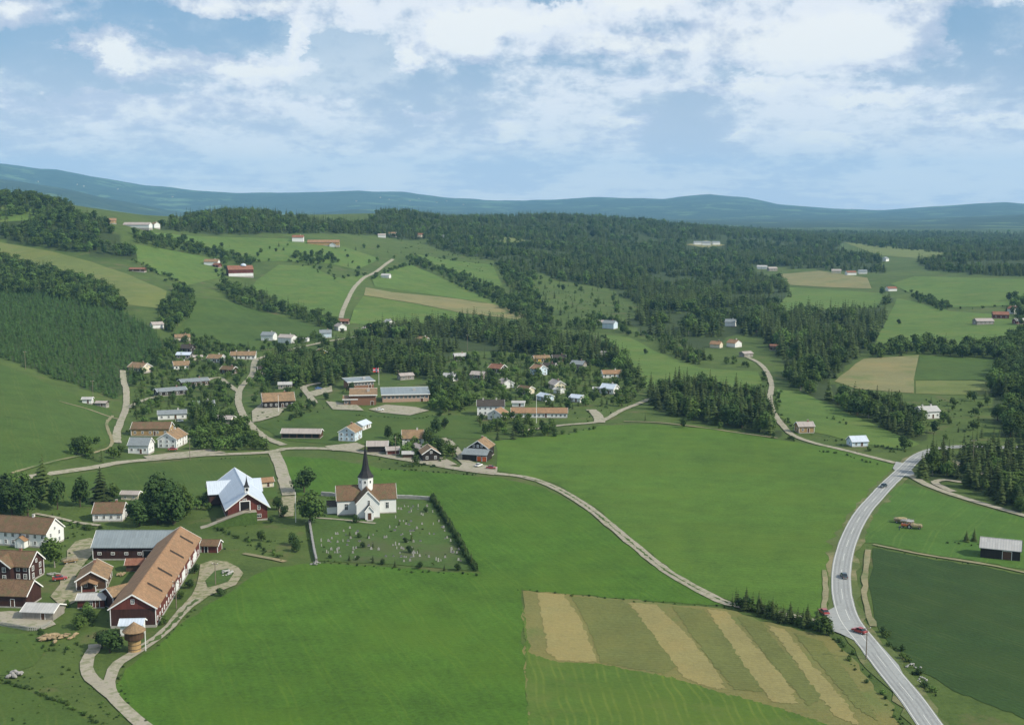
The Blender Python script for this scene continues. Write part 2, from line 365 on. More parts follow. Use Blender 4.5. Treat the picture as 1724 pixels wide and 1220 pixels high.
def surf_mat(name, c, c2, var=0.18, f=0.5):
    m, t, b = new_mat(name); pos = t.n('ShaderNodeNewGeometry').outputs['Position']
    n1, n2, n3 = t.noise(pos, 0.06, 5, 0.65), t.noise(pos, 0.5, 4, 0.65), t.noise(pos, 4.0, 3, 0.7)
    v = t.m('ADD', t.m('ADD', t.m('MULTIPLY', n1, 0.4), t.m('MULTIPLY', n2, 0.35)), t.m('MULTIPLY', n3, 0.25))
    colr = t.mix(t.rng(v, 0.35, 0.65), scal(c, 1 - var), scal(c, 1 + var))
    t.put(b.inputs['Base Color'], t.mix(t.rng(t.m('ADD', n2, t.m('MULTIPLY', n1, 0.5)), f + 0.3, f + 0.45), colr, c2))
    bump(t, b, n3, 0.3, 0.05); return m
surf_mat('asphalt', (0.295, 0.305, 0.295), (0.23, 0.235, 0.23), 0.16)
surf_mat('gravel', (0.325, 0.295, 0.230), (0.21, 0.21, 0.13), 0.26, 0.42)
surf_mat('gravel_grassy', (0.30, 0.268, 0.185), (0.16, 0.17, 0.08), 0.28, 0.40)
plain_mat('line_paint', (0.58, 0.58, 0.54), 0.15, 0.6)
field_mat('verge_earth', (0.085, 0.115, 0.035), 0.3, c2=(0.25, 0.21, 0.12))

# base sheet: rough pasture, forest floor where woods stand, forested ridges far off
m, t, b = new_mat('land')
pos = t.n('ShaderNodeNewGeometry').outputs['Position']
fo = t.n('ShaderNodeAttribute', attribute_name='wood').outputs['Fac']; fa = t.n('ShaderNodeAttribute', attribute_name='far').outputs['Fac']
n1, n2, n3 = t.noise(pos, 0.010, 6, 0.65), t.noise(pos, 0.07, 5, 0.65), t.noise(pos, 0.7, 4, 0.7)
v = t.m('ADD', t.m('ADD', t.m('MULTIPLY', n1, 0.4), t.m('MULTIPLY', n2, 0.4)), t.m('MULTIPLY', n3, 0.3))
past = t.mix(t.rng(v, 0.4, 0.72), (0.036, 0.064, 0.014), (0.098, 0.140, 0.031))
past = t.mix(t.rng(t.noise(pos, 0.05, 6, 0.7), 0.56, 0.68), past, (0.105, 0.105, 0.042))
floor_ = t.mix(n2, (0.022, 0.036, 0.013), (0.055, 0.080, 0.022))
c1 = t.mix(t.rng(t.m('ADD', fo, t.m('MULTIPLY', t.m('SUBTRACT', n2, 0.5), 0.7)), 0.35, 0.65), past, floor_)
wood_far = t.mix(t.rng(t.noise(pos, 0.007, 7, 0.75), 0.38, 0.62), (0.010, 0.022, 0.012), (0.040, 0.062, 0.026))
patch = t.rng(t.noise(pos, 0.0022, 6, 0.66), 0.565, 0.60)
farc = t.mix(patch, wood_far, (0.095, 0.15, 0.06))
t.put(b.inputs['Base Color'], t.mix(fa, c1, farc))
bump(t, b, t.m('ADD', n3, n2), 0.4, 0.6)

# ------------------------------------------------------------------ woods (outlines of where the trunks stand)
WOODS = {
 'hilltop': dict(floor=1, p=[(-350,330),(0,328),(60,335),(110,347),(180,378),(215,415),(232,435),(150,428),(90,418),(0,405),(-350,395)], sp=9.5, h=(9,16), s=.45, at='on the wooded top of the left hill'),
 'slope_band': dict(floor=1, p=[(-350,440),(0,428),(60,452),(130,468),(195,490),(212,530),(150,515),(80,500),(0,494),(-350,485)], sp=7.5, h=(8,14), s=.35, at='in the belt above the spruce plantation'),
 'plantation': dict(floor=1, p=[(-350,478),(0,478),(130,500),(205,525),(262,560),(275,590),(235,640),(195,672),(100,640),(0,600),(-350,560)], sp=3.7, h=(3,7), s=1, young=1, at=''),
 'farm_belt': dict(p=[(222,393),(300,406),(370,423),(432,441),(425,452),(350,434),(280,420),(225,410)], sp=9, h=(8,13), s=.2, at='in the belt behind the red hill barn'),
 'mid_hill': dict(floor=1, p=[(262,387),(300,372),(380,360),(450,362),(520,372),(600,378),(640,360),(700,350),(760,358),(800,380),(770,402),(690,404),(640,398),(600,395),(560,393),(480,393),(380,395),(330,392)], sp=10, h=(8,18), s=.72, at='on the wooded knoll under the skyline'),
 'clump_upper': dict(p=[(492,432),(555,426),(568,442),(515,447)], sp=9, h=(7,11), s=.1, at='in the clump below the long orange-roofed farm'),
 'gully': dict(p=[(272,520),(300,488),(328,495),(322,530),(292,562),(265,550)], sp=7, h=(8,12), s=.2, at='in the gully between the hill fields'),
 'under_barn': dict(p=[(368,478),(420,488),(470,512),(540,535),(575,550),(558,557),(500,537),(430,520),(382,505)], sp=7.5, h=(7,13), s=.45, at='in the belt below the red hill barn'),
 'east_belt': dict(p=[(690,432),(735,450),(790,466),(835,488),(885,520),(905,545),(872,534),(820,502),(760,474),(690,442)], sp=9, h=(7,12), s=.3, at='along the field edge beside the tan strip'),
 'back_forest': dict(floor=1, p=[(755,362),(830,362),(900,364),(1000,366),(1100,372),(1200,382),(1300,388),(1400,392),(1724,393),(2200,393),(2200,466),(1724,466),(1650,462),(1560,455),(1545,442),(1612,434),(1590,425),(1500,420),(1420,408),(1402,420),(1480,435),(1490,460),(1300,450),(1280,450),(1180,455),(1100,455),(1000,440),(920,430),(860,440),(835,432),(880,412),(800,385)], sp=9.5, h=(7,19), s=.8, at=''),
 'big_wood': dict(floor=1, p=[(900,432),(1000,440),(1100,455),(1180,455),(1280,458),(1320,478),(1332,500),(1300,527),(1400,522),(1480,520),(1500,500),(1488,545),(1468,580),(1440,605),(1400,640),(1360,642),(1312,602),(1290,572),(1240,562),(1180,590),(1110,570),(1050,545),(1090,520),(1020,485),(930,470),(900,450)], sp=7.6, h=(7,19), s=.8, at='in the large wood right of the village'),
 'pasture_scatter': dict(p=[(860,470),(930,470),(1020,485),(1090,520),(1050,545),(960,540),(900,530),(860,500)], sp=24, h=(5,10), s=.7, at='on the rough pasture above the village'),
 'top_pasture': dict(p=[(240,400),(640,415),(720,440),(640,470),(560,470),(470,440),(350,430)], sp=38, h=(4,9), s=.1, at='on the upper hill meadows'),
 'right_belt': dict(p=[(1462,592),(1560,578),(1600,590),(1680,578),(1724,560),(2200,560),(2200,600),(1724,600),(1680,605),(1600,600),(1540,596),(1460,606)], sp=8, h=(8,13), s=.3, at='in the belt behind the stubble field'),
 'field_hedge': dict(p=[(1528,493),(1560,500),(1600,518),(1588,524),(1545,508)], sp=6.5, h=(5,9), s=.2, at='in the hedge between the far right meadows'),
 'farm_right': dict(p=[(1690,505),(1724,500),(2000,500),(2000,560),(1724,560),(1700,540)], sp=14, h=(8,13), s=.3, at='round the farm at the right edge'),
 'brook_belt': dict(floor=1, p=[(1315,628),(1345,623),(1400,648),(1480,675),(1540,700),(1562,735),(1545,744),(1500,724),(1420,690),(1345,657)], sp=6.2, h=(8,15), s=.6, at='in the belt above the narrow meadow'),
 'right_mass': dict(floor=1, p=[(1690,600),(2200,600),(2200,745),(1724,745),(1690,735),(1665,700),(1668,665)], sp=7, h=(9,15), s=.5, at='in the wood at the right edge'),
 'right_sparse': dict(p=[(1545,668),(1665,668),(1685,740),(1600,747),(1565,735),(1545,700)], sp=15, h=(4,9), s=.4, at='near the house above the road bend'),
 'mid_wood': dict(floor=1, p=[(1090,668),(1150,650),(1230,662),(1305,690),(1312,735),(1240,722),(1180,710),(1108,692)], sp=5.8, h=(9,15), s=.75, at='in the wood above the big meadow'),
 'road_wood': dict(floor=1, p=[(1550,808),(1557,782),(1580,770),(1630,766),(1724,765),(2200,762),(2200,885),(1724,866),(1690,852),(1650,830),(1600,808),(1580,814)], sp=5.2, h=(6,15), s=.68, at='in the wood inside the main road bend'),
 'village_north': dict(floor=1, p=[(445,652),(437,614),(500,595),(525,608),(560,600),(600,572),(640,556),(700,562),(760,590),(735,640),(650,628),(570,640),(560,655),(500,650)], sp=6.2, h=(9,15), s=.7, at='in the wood behind the school'),
 'village_ridge': dict(floor=1, p=[(640,556),(790,540),(900,555),(1000,583),(1060,612),(1078,645),(1035,620),(960,610),(860,592),(760,592)], sp=6.8, h=(9,16), s=.8, at='in the wood along the village ridge'),
 'lane_belt': dict(p=[(1105,572),(1130,578),(1192,603),(1176,617),(1110,592)], sp=6.5, h=(8,12), s=.6, at='in the strip between the two middle meadows'),
 'lane_belt_upper': dict(p=[(1055,557),(1110,572),(1200,603),(1270,617),(1265,623),(1195,608),(1110,578),(1050,563)], sp=10, h=(5,9), s=.3, at='along the lane to the white-blue house'),
 'gardens': dict(p=[(728,618),(770,603),(860,600),(1000,605),(1085,645),(1070,685),(960,692),(860,678),(735,685)], sp=7.8, h=(4,9), s=.35, at='in the gardens of the eastern village'),
 'gardens_west': dict(p=[(205,640),(250,600),(300,560),(420,585),(440,640),(395,690),(300,690),(225,715)], sp=6.8, h=(3.5,8), s=.3, at='in the gardens of the western village'),
 'strip': dict(p=[(322,742),(345,705),(385,700),(425,722),(472,742),(452,758),(335,759)], sp=5.0, h=(5,9), s=.15, at='in the thicket beside the village road junction'),
 'tall_group': dict(p=[(320,715),(340,690),(365,700),(350,730)], sp=6, h=(9,14), s=.55, at='in the tall group behind the shop'),
 'road_hedge': dict(p=[(1228,1012),(1300,1030),(1390,1056),(1397,1066),(1340,1058),(1280,1042),(1232,1023)], sp=2.6, h=(4,6.5), s=.45, at='in the row beside the main road junction'),
 'edge_row': dict(p=[(1085,700),(1310,736),(1310,742),(1085,712)], sp=12, h=(3,6), s=.2, at='along the top edge of the big meadow'),
 'yard_clump': dict(p=[(645,770),(665,745),(720,735),(765,765),(760,785),(700,784)], sp=5.5, h=(5,9), s=.15, at='among the dark sheds beyond the church spire'),
 'terrace_front': dict(p=[(790,705),(850,704),(900,712),(945,722),(935,732),(870,740),(820,728)], sp=6, h=(4,8), s=.2, at='in front of the terraced house'),
 'hall_garden': dict(p=[(415,690),(432,650),(460,650),(520,655),(535,690),(500,705),(480,700),(500,680),(470,665),(440,672)], sp=9, h=(4,8), s=.3, at='round the black-boarded hall'),
 'slope_houses': dict(p=[(430,590),(440,575),(560,560),(600,562),(560,590),(470,600)], sp=11, h=(4,8), s=.4, at='round the white slope villas'),
 'farm_yard': dict(p=[(100,1010),(130,1012),(170,1030),(165,1060),(110,1055)], sp=5, h=(2,4.5), s=0, at='below the farm sheds'),
 'school_right': dict(p=[(715,650),(745,640),(790,660),(800,690),(760,695),(722,690)], sp=6.5, h=(6,12), s=.5, at='right of the school'),
 'slope_corner': dict(p=[(110,772),(125,750),(165,745),(190,752),(215,775),(170,785)], sp=6.5, h=(4,8), s=.15, at='at the corner of the slope field'),
 'lane_west': dict(p=[(216,735),(222,720),(300,710),(330,722),(320,745),(305,735),(225,735)], sp=8, h=(4,7), s=.2, at='round the long tan-brown building'),
 'farm_back': dict(p=[(-40,850),(0,825),(40,815),(100,830),(110,860),(60,865),(20,875)], sp=7.5, h=(7,12), s=.2, at='behind the long white farmhouse'),
 'farm_group': dict(p=[(215,880),(235,850),(300,840),(325,860),(318,885),(300,888)], sp=6.5, h=(7,13), s=.1, at='in the group behind the grey-roofed barn'),
 'hill_farm_trees': dict(p=[(335,432),(375,436),(440,446),(436,470),(440,440),(400,430)], sp=14, h=(6,10), s=.1, at='round the red hill barn'),
 'saddle': dict(floor=1, p=[(740,392),(800,384),(850,398),(905,430),(908,470),(865,472),(842,442),(770,428),(715,410)], sp=11, h=(6,15), s=.6, at='in the saddle right of the wooded knoll'),
 'brook_line': dict(p=[(838,442),(872,445),(905,500),(935,542),(892,548),(862,505)], sp=9, h=(6,12), s=.35, at='along the brook right of the tan strip'),
 'villa_trees': dict(p=[(985,545),(1015,535),(1050,545),(1060,562),(1000,565),(900,545)], sp=9, h=(6,12), s=.4, at='round the white-blue villa'),
 'farm_left': dict(p=[(330,848),(350,838),(352,862),(335,872)], sp=6, h=(4,6), s=.1, at='beside the long ramp of the cross-shaped barn'),
}
_PY, _PX = np.meshgrid(np.arange(300, 1230, 5.0), np.arange(-400, 2250, 10.0), indexing='ij')
VIS = np.zeros(_PY.shape)                       # distance of the first ground seen in each direction
for _i in range(_PY.shape[0]):
    d = UP[None, :] * ((CY - _PY[_i, :]) / FPX)[:, None] + FW[None, :]; d[:, 0] += (_PX[_i, :] - CX) / FPX
    hd = np.hypot(d[:, 0], d[:, 1]); t_ = _T[None, ::3] / hd[:, None]
    f_ = CAM_H + d[:, 2:3] * t_ - hgt(d[:, 0:1] * t_, d[:, 1:2] * t_)
    k_ = np.argmax(f_ <= 0, 1); VIS[_i] = np.where(f_.min(1) > 0, 40000, _T[::3][k_])
def seen(x, y, px, py):
    i = np.clip(((py - 300) / 5).astype(int), 0, VIS.shape[0] - 1); j = np.clip(((px + 400) / 10).astype(int), 0, VIS.shape[1] - 1)
    return np.hypot(x, y) < np.maximum(VIS[i, j], VIS[np.minimum(i + 1, VIS.shape[0] - 1), j]) * 1.12 + 60

# ------------------------------------------------------------------ the ground sheet
verts = np.stack([gX, gY, G], 2).reshape(-1, 3)
ii, jj = np.meshgrid(np.arange(NA - 1), np.arange(NR - 1)); k0 = (jj * NA + ii).ravel()
faces = np.stack([k0, k0 + 1, k0 + NA + 1, k0 + NA], 1)
me = bpy.data.meshes.new('ground'); me.from_pydata(verts.tolist(), [], faces.tolist()); me.update()
vpx, vpy = project(verts[:, 0], verts[:, 1], verts[:, 2])
wood = np.zeros(len(verts))
for q in WOODS.values():
    if q.get('floor', 0): wood = np.maximum(wood, inside(q['p'], vpx, vpy) & seen(verts[:, 0], verts[:, 1], vpx, vpy))
vD = np.hypot(verts[:, 0], verts[:, 1])
for nm, arr in (('wood', wood.astype(float)), ('far', np.clip((vD - 5200) / 1200, 0, 1))):
    at = me.attributes.new(nm, 'FLOAT', 'POINT'); at.data.foreach_set('value', arr.astype(np.float32))
me.shade_smooth()
link('ground', me, mat='land', kind='structure')

# ------------------------------------------------------------------ fields, yards: sheets that follow the ground
_lift = [0]
def sheet(name, poly, mat, parent=None, lift=0.0, jitter=0.5, world=False, slope=0.00014, px_step=14):
    """a sheet over the ground inside a pixel outline"""
    _lift[0] += 1
    wp = []
    n = len(poly)
    for i in range(n):
        a, c = np.array(poly[i], float), np.array(poly[(i + 1) % n], float); k = max(1, int(np.linalg.norm(c - a) / px_step))
        for j in range(k):
            q = a + (c - a) * j / k
            wp.append(q if world else np.array(ground(*q)[:2]))
    wp = np.array(wp); D = np.hypot(wp[:, 0], wp[:, 1])
    if jitter: wp = wp + RNG.normal(0, 1, wp.shape) * jitter
    x0, y0 = wp.mean(0)
    cand = np.where((vD > D.min()) & (vD < D.max()) & (verts[:, 0] > wp[:, 0].min()) & (verts[:, 0] < wp[:, 0].max()))[0]
    cand = cand[inside(wp, verts[cand, 0], verts[cand, 1])]
    pts = [Vector((a - x0, b_ - y0)) for a, b_ in wp] + [Vector((verts[i, 0] - x0, verts[i, 1] - y0)) for i in cand]
    nb = len(wp)
    res = geometry.delaunay_2d_cdt(pts, [], [list(range(nb))], 1, 1e-4)
    vx = np.array([(p.x + x0, p.y + y0) for p in res[0]])
    dd = np.hypot(vx[:, 0], vx[:, 1])
    z = hgt(vx[:, 0], vx[:, 1]) + 0.05 + lift + dd * slope + _lift[0] * 0.0008
    org = (x0, y0, 0.0)
    me = bpy.data.meshes.new(name); me.from_pydata([(a - x0, b_ - y0, c) for (a, b_), c in zip(vx, z)], [], [tuple(f) for f in res[2]])
    me.update(); me.shade_smooth()
    up = sum(p.normal.z for p in me.polygons)
    if up < 0: me.flip_normals()
    if parent is None: return link(name, me, mat=mat, loc=org, kind='structure')
    o = link(name, me, mat=mat, parent=parent); o.location = (x0 - parent.location.x, y0 - parent.location.y, 0); return o

sheet('meadow', [(832,742),(960,730),(1012,716),(1090,714),(1200,722),(1310,740),(1420,757),(1505,783),(1490,806),(1452,846),(1425,890),(1408,940),(1398,990),(1385,1040),(1310,1022),(1232,1012),(1180,990),(1120,952),(1060,902),(1000,853),(930,812),(838,792)], 'meadow_fresh')
sheet('meadow', [(478,768),(560,772),(640,788),(750,797),(840,804),(915,822),(960,843),(1000,872),(1060,922),(1120,968),(1180,1002),(1222,1020),(1100,1012),(980,1002),(877,993),(884,1080),(892,1240),(238,1240),(200,1190),(196,1155),(210,1125),(270,1085),(312,1045),(345,1022),(400,988),(428,968),(460,955),(530,947),(660,955),(806,966),(790,930),(760,880),(726,836),(545,833),(500,835),(486,800)], 'meadow')
hay = sheet('hay_field', [(877,993),(980,1002),(1100,1014),(1222,1024),(1300,1050),(1390,1072),(1420,1090),(1455,1130),(1490,1175),(1535,1245),(892,1245),(884,1080)], 'hay_cut')
sheet('standing_grass', [(880,1020),(892,1100),(940,1115),(1005,1117),(1130,1140),(1210,1165),(1290,1185),(1380,1215),(1440,1245),(892,1245),(886,1140)], 'hay_green', hay, 0.05, 0.3, px_step=3)
for st, mt in (([(903,998),(950,1001),(975,1040),(1000,1100),(1006,1115),(940,1112),(922,1098),(915,1050)], 'hay_pale'),
           ([(962,1004),(1050,1012),(1095,1060),(1140,1120),(1120,1135),(1012,1116),(990,1055)], 'hay_olive'),
           ([(1057,1014),(1105,1018),(1150,1062),(1200,1120),(1222,1160),(1195,1158),(1150,1140),(1105,1075)], 'hay_pale'),
           ([(1130,1020),(1185,1026),(1225,1075),(1270,1130),(1285,1165),(1235,1160),(1175,1085)], 'hay_olive'),
           ([(1190,1025),(1225,1030),(1265,1080),(1320,1140),(1345,1185),(1300,1182),(1250,1115)], 'hay_pale'),
           ([(1240,1036),(1282,1048),(1330,1110),(1390,1175),(1360,1188),(1290,1105)], 'hay_olive'),
           ([(1292,1052),(1322,1060),(1365,1115),(1425,1185),(1450,1225),(1405,1205),(1340,1115)], 'hay_pale'),
           ([(1335,1066),(1385,1080),(1440,1150),(1480,1215),(1440,1190),(1380,1120)], 'hay_olive')):
    sheet('swath', st, mt, hay, 0.06, 0.26, px_step=3)
sheet('potato_field', [(1470,922),(1560,940),(1650,952),(1724,968),(2150,1060),(2150,1245),(1800,1245),(1700,1200),(1620,1168),(1550,1128),(1500,1085),(1473,1052),(1466,1000)], 'potato')
sheet('meadow', [(1520,812),(1560,825),(1620,845),(1724,872),(2150,990),(2150,1050),(1724,958),(1650,945),(1560,932),(1470,914),(1445,912),(1455,880),(1480,845),(1505,818)], 'lawn_right')
sheet('slope_field', [(-350,540),(0,612),(90,650),(185,688),(198,705),(188,745),(110,775),(0,802),(-350,840)], 'slope')
sheet('meadow', [(90,806),(210,785),(330,774),(450,769),(462,800),(470,835),(445,845),(340,842),(170,855),(110,850)], 'slope')
sheet('school_field', [(436,716),(500,697),(560,690),(640,695),(715,700),(800,700),(828,738),(760,738),(700,730),(620,748),(560,748),(480,742)], 'slope')
sheet('meadow', [(1018,564),(1060,568),(1110,594),(1180,620),(1275,626),(1285,645),(1230,658),(1150,645),(1090,658),(1075,630),(1040,600),(1010,580)], 'hill_green')
sheet('meadow', [(1306,655),(1345,658),(1420,692),(1500,728),(1552,748),(1520,758),(1430,742),(1350,722),(1312,700)], 'hill_green')
sheet('stubble_field', [(1405,642),(1452,604),(1545,598),(1538,640),(1540,662),(1445,655)], 'tan_field')
sheet('clover_field', [(1548,598),(1600,602),(1686,606),(1672,640),(1540,640)], 'slope')
sheet('stubble_field', [(1541,641),(1672,641),(1664,666),(1542,663)], 'hill_yellow')
sheet('meadow', [(1470,580),(1490,545),(1510,502),(1540,508),(1600,524),(1690,530),(1724,540),(1690,575),(1600,585),(1560,576)], 'hill_green')
sheet('meadow', [(1500,478),(1540,465),(1650,468),(1800,472),(1800,500),(1690,515),(1600,518),(1530,492)], 'hill_green')
sheet('meadow', [(1302,524),(1322,500),(1330,484),(1400,488),(1488,494),(1480,517),(1400,520)], 'hill_green')
sheet('clearing', [(1312,462),(1380,456),(1460,468),(1468,486),(1400,484),(1330,480)], 'tan_field')
sheet('clearing', [(1420,408),(1500,416),(1590,424),(1610,432),(1550,436),(1480,430)], 'hill_yellow')
sheet('clearing', [(795,380),(830,385),(880,404),(900,412),(860,415),(825,398)], 'hill_yellow')
sheet('clearing', [(1155,412),(1190,405),(1222,413),(1190,418)], 'tan_field')
sheet('meadow', [(228,412),(280,420),(350,434),(375,446),(372,468),(310,482),(265,460),(232,440)], 'hill_green')
sheet('meadow', [(318,500),(372,505),(430,522),(500,540),(560,558),(545,572),(430,590),(330,572),(288,564),(318,535)], 'slope')
sheet('meadow', [(432,472),(470,446),(520,448),(565,468),(622,463),(590,500),(578,535),(540,530),(470,508),(425,486)], 'hill_green')
sheet('meadow', [(594,520),(612,498),(700,512),(780,528),(820,540),(780,540),(640,548),(590,545)], 'hill_green')
sheet('stubble_field', [(616,484),(660,492),(760,502),(830,512),(888,530),(870,538),(780,527),(700,511),(612,497)], 'tan_field')
sheet('meadow', [(625,468),(690,445),(760,475),(822,503),(870,532),(820,510),(700,493),(630,483)], 'hill_green')
sheet('meadow', [(700,428),(770,440),(828,446),(845,480),(830,488),(790,465),(735,448)], 'hill_green')
sheet('meadow', [(240,390),(330,398),(480,402),(580,416),(640,436),(600,455),(560,445),(480,440),(432,440),(370,422),(300,405)], 'hill_green')
sheet('slope_meadow', [(-350,400),(0,408),(90,424),(150,440),(215,462),(282,490),(268,520),(208,512),(190,486),(130,464),(60,448),(0,426),(-350,432)], 'hill_yellow')
sheet('clearing', [(-60,352),(0,345),(50,350),(82,362),(40,372),(-60,378)], 'hill_green')
sheet('churchyard', [(540,836),(726,840),(760,882),(790,930),(804,962),(660,950),(534,944),(524,880)], 'churchyard_grass', jitter=0.2)

sheet('rough_field', [(-80,1150),(20,1152),(70,1172),(130,1198),(200,1245),(-80,1245)], 'slope')
sheet('rough_field', [(-80,1064),(50,1066),(80,1090),(60,1120),(20,1135),(-80,1138)], 'slope')
# ------------------------------------------------------------------ roads
ROADS = []
def road(name, pix, width, mat, lift=0.12, world=False, edge=0.14, slope=0.0003, block=True, step=4.0, **props):
    """a strip of road along a line of pixels"""
    _lift[0] += 1
    cl = spline([p[:2] if world else ground(*p)[:2] for p in pix], step)
    wd = width if callable(width) else (lambda s: width)
    left, right, n = [], [], len(cl)
    for i, p in enumerate(cl):
        tg = cl[min(i + 1, n - 1)] - cl[max(i - 1, 0)]; tg = tg / np.linalg.norm(tg); nr = np.array([-tg[1], tg[0]])
        hw = wd(i / (n - 1)) / 2
        left.append(p + nr * (hw + RNG.normal(0, 1) * edge)); right.append(p - nr * (hw + RNG.normal(0, 1) * edge))
    if block: ROADS.append((np.array(cl), wd(0.5) / 2))
    o0 = cl[0]; V = []
    for a, c in zip(left, right):
        for k in range(5):
            q = a + (c - a) * k / 4; V.append((q[0] - o0[0], q[1] - o0[1], float(hgt(*q)) + lift + slope * np.hypot(*q) + _lift[0] * 0.0008))
    F = [(i * 5 + k, (i + 1) * 5 + k, (i + 1) * 5 + k + 1, i * 5 + k + 1) for i in range(n - 1) for k in range(4)]
    me = bpy.data.meshes.new(name); me.from_pydata(V, [], F); me.update(); me.shade_smooth()
    if sum(p.normal.z for p in me.polygons) < 0: me.flip_normals()
    par = props.pop('parent', None)
    if par is not None:
        o = link(name, me, mat=mat, parent=par); o.location = (o0[0] - par.location.x, o0[1] - par.location.y, 0); return o, cl
    return link(name, me, mat=mat, loc=(o0[0], o0[1], 0), kind='structure', **props), cl

HWY = [(1625,1300),(1565,1220),(1537,1180),(1500,1135),(1460,1083),(1431,1045),(1419,1010),(1416,976),(1419,945),(1427,915),(1440,885),(1457,858),(1475,838),(1494,817),(1522,791),(1546,769),(1577,757),(1618,752.5),(1681,754),(1760,753),(1950,752)]
verge, _ = road('road_verge', HWY, 9.0, 'verge_earth', 0.07, edge=0.7, slope=0.0002)
hwy, hcl = road('road', HWY, 5.7, 'asphalt', 0.14, edge=0.05)
surf_mat('asphalt_worn', (0.245, 0.25, 0.245), (0.28, 0.285, 0.28), 0.14)
def offset_line(cl, off, i0, i1, w_, dash=None, name='lane_line', mat='line_paint', up=0.19):
    cl = np.array(cl); n = len(cl); tg = np.gradient(cl, axis=0); tg /= np.linalg.norm(tg, axis=1)[:, None]; nr = np.stack([-tg[:, 1], tg[:, 0]], 1)
    ln = cl + nr * off; V, F = [], []; ox, oy = hwy.location.x, hwy.location.y
    for i in range(int(n * i0), int(n * i1) - 1):
        if dash and (i % dash[0]) >= dash[1]: continue
        k = len(V)
        for q, m_ in ((ln[i], nr[i]), (ln[i + 1], nr[i + 1])):
            for s in (-1, 1):
                p = q + m_ * s * w_ / 2; V.append((p[0] - ox, p[1] - oy, float(hgt(*p)) + up + 0.0004 * np.hypot(*p)))
        F.append((k, k + 1, k + 3, k + 2))
    me = bpy.data.meshes.new(name); me.from_pydata(V, [], F); me.update()
    if sum(p.normal.z for p in me.polygons) < 0: me.flip_normals()
    link(name, me, mat=mat, parent=hwy)
for off_ in (-1.85, -.75, .75, 1.85): offset_line(hcl, off_, 0, .95, 0.42, name='wheel_track', mat='asphalt_worn', up=0.165)
offset_line(hcl, 2.5, 0, .75, 0.17, name='edge_line'); offset_line(hcl, -2.5, 0, .75, 0.17, name='edge_line'); offset_line(hcl, 0.0, 0, .8, 0.14, (4, 2), name='centre_line')
sheet('junction', [(1392,1030),(1418,1015),(1440,1050),(1458,1075),(1480,1105),(1465,1098),(1440,1080),(1415,1068),(1394,1060)], 'asphalt', lift=0.12, jitter=0.1, slope=0.0003)
sheet('lay_by', [(1466,1082),(1486,1090),(1512,1120),(1528,1150),(1545,1176),(1538,1178),(1500,1130)], 'asphalt', lift=0.12, jitter=0.1, slope=0.0003)
sheet('junction', [(1503,789),(1509,778),(1528,782),(1540,799),(1530,803),(1516,802)], 'asphalt', lift=0.12, jitter=0.1, slope=0.0003)
lane1, _ = road('lane', [(836,798),(880,803),(920,815),(965,838),(1005,866),(1060,912),(1120,960),(1180,995),(1228,1017),(1300,1030),(1360,1044),(1400,1050)], 3.6, 'gravel')
road('village_road', [(-260,840),(0,809),(90,797),(160,787),(220,777),(330,768),(450,762),(478,756),(520,755),(570,757),(620,763),(700,777),(780,791),(836,798)], 5.0, 'gravel')
road('church_lane', [(462,762),(470,780),(478,805),(487,834)], 5.2, 'gravel')
road('churchyard_steps', [(487,836),(484,850),(482,870)], 5.5, 'gravel_grassy')
road('lane', [(198,746),(197,728),(204,708),(211,690),(213,672),(212,655),(208,640),(207,624)], 3.6, 'gravel')
road('lane', [(213,688),(228,680),(245,673),(268,667)], 3.4, 'gravel')
road('lane', [(574,536),(578,522),(586,504),(598,483),(612,469),(628,461),(645,449),(662,437)], 4.4, 'gravel')
road('lane', [(478,750),(445,736),(424,718),(410,700),(402,680),(402,662),(408,650),(424,632),(428,612),(436,604),(470,594),(520,582),(570,572),(610,566)], 3.8, 'gravel')
road('lane', [(402,660),(385,648),(368,636),(350,640),(338,645)], 3.4, 'gravel')
road('lane', [(1508,780),(1460,768),(1420,758),(1370,746),(1335,733),(1318,717),(1302,695),(1296,672),(1299,650),(1292,628),(1278,612),(1255,600)], 3.2, 'gravel')
road('lane', [(1528,798),(1545,808),(1562,817),(1590,828),(1620,838),(1670,853),(1724,868),(2100,975)], 3.4, 'gravel')
road('lane', [(1605,828),(1585,820),(1573,812),(1590,808),(1612,811),(1650,815)], 3.2, 'gravel')
road('forest_track', [(1590,772),(1610,780),(1640,792),(1670,803),(1700,812)], 4.0, 'gravel_grassy')
ft1, _ = road('farm_track', [(262,1240),(228,1210),(198,1182),(184,1160),(186,1138),(200,1116),(232,1096),(268,1072),(295,1045),(312,1025),(335,1008)], 2.9, 'gravel')
road('farm_track', [(190,1172),(165,1152),(149,1135),(147,1115),(155,1098),(160,1085)], 3.2, 'gravel')
road('grass_strip', [(228,1098),(268,1073),(295,1046),(312,1026),(333,1010)], 1.0, 'churchyard_grass', .16, parent=ft1, block=False, edge=.3, step=1.2)
road('grass_strip', [(880,803),(920,815),(965,838),(1005,866),(1060,912),(1120,960),(1180,995),(1226,1016)], .45, 'churchyard_grass', .16, parent=lane1, block=False, edge=.22, step=1.5)
road('garden_path', [(58,865),(90,871),(130,880),(168,885)], 2.0, 'gravel')
road('field_track', [(1462,926),(1458,960),(1456,1000),(1461,1030),(1470,1055)], 1.7, 'track_earth')
road('field_track', [(410,932),(440,938),(480,946)], 1.8, 'track_earth')
road('field_track', [(1470,917),(1560,935),(1650,949),(1724,964),(2100,1050)], 1.6, 'track_earth')
road('field_track', [(1388,960),(1390,1000),(1386,1035)], 1.5, 'track_earth')
road('lane', [(870,728),(905,722),(950,716),(1000,712),(1020,706),(1045,692),(1070,682),(1094,672)], 3.4, 'gravel')
road('lane', [(1010,712),(1006,700),(995,690)], 5.5, 'gravel')
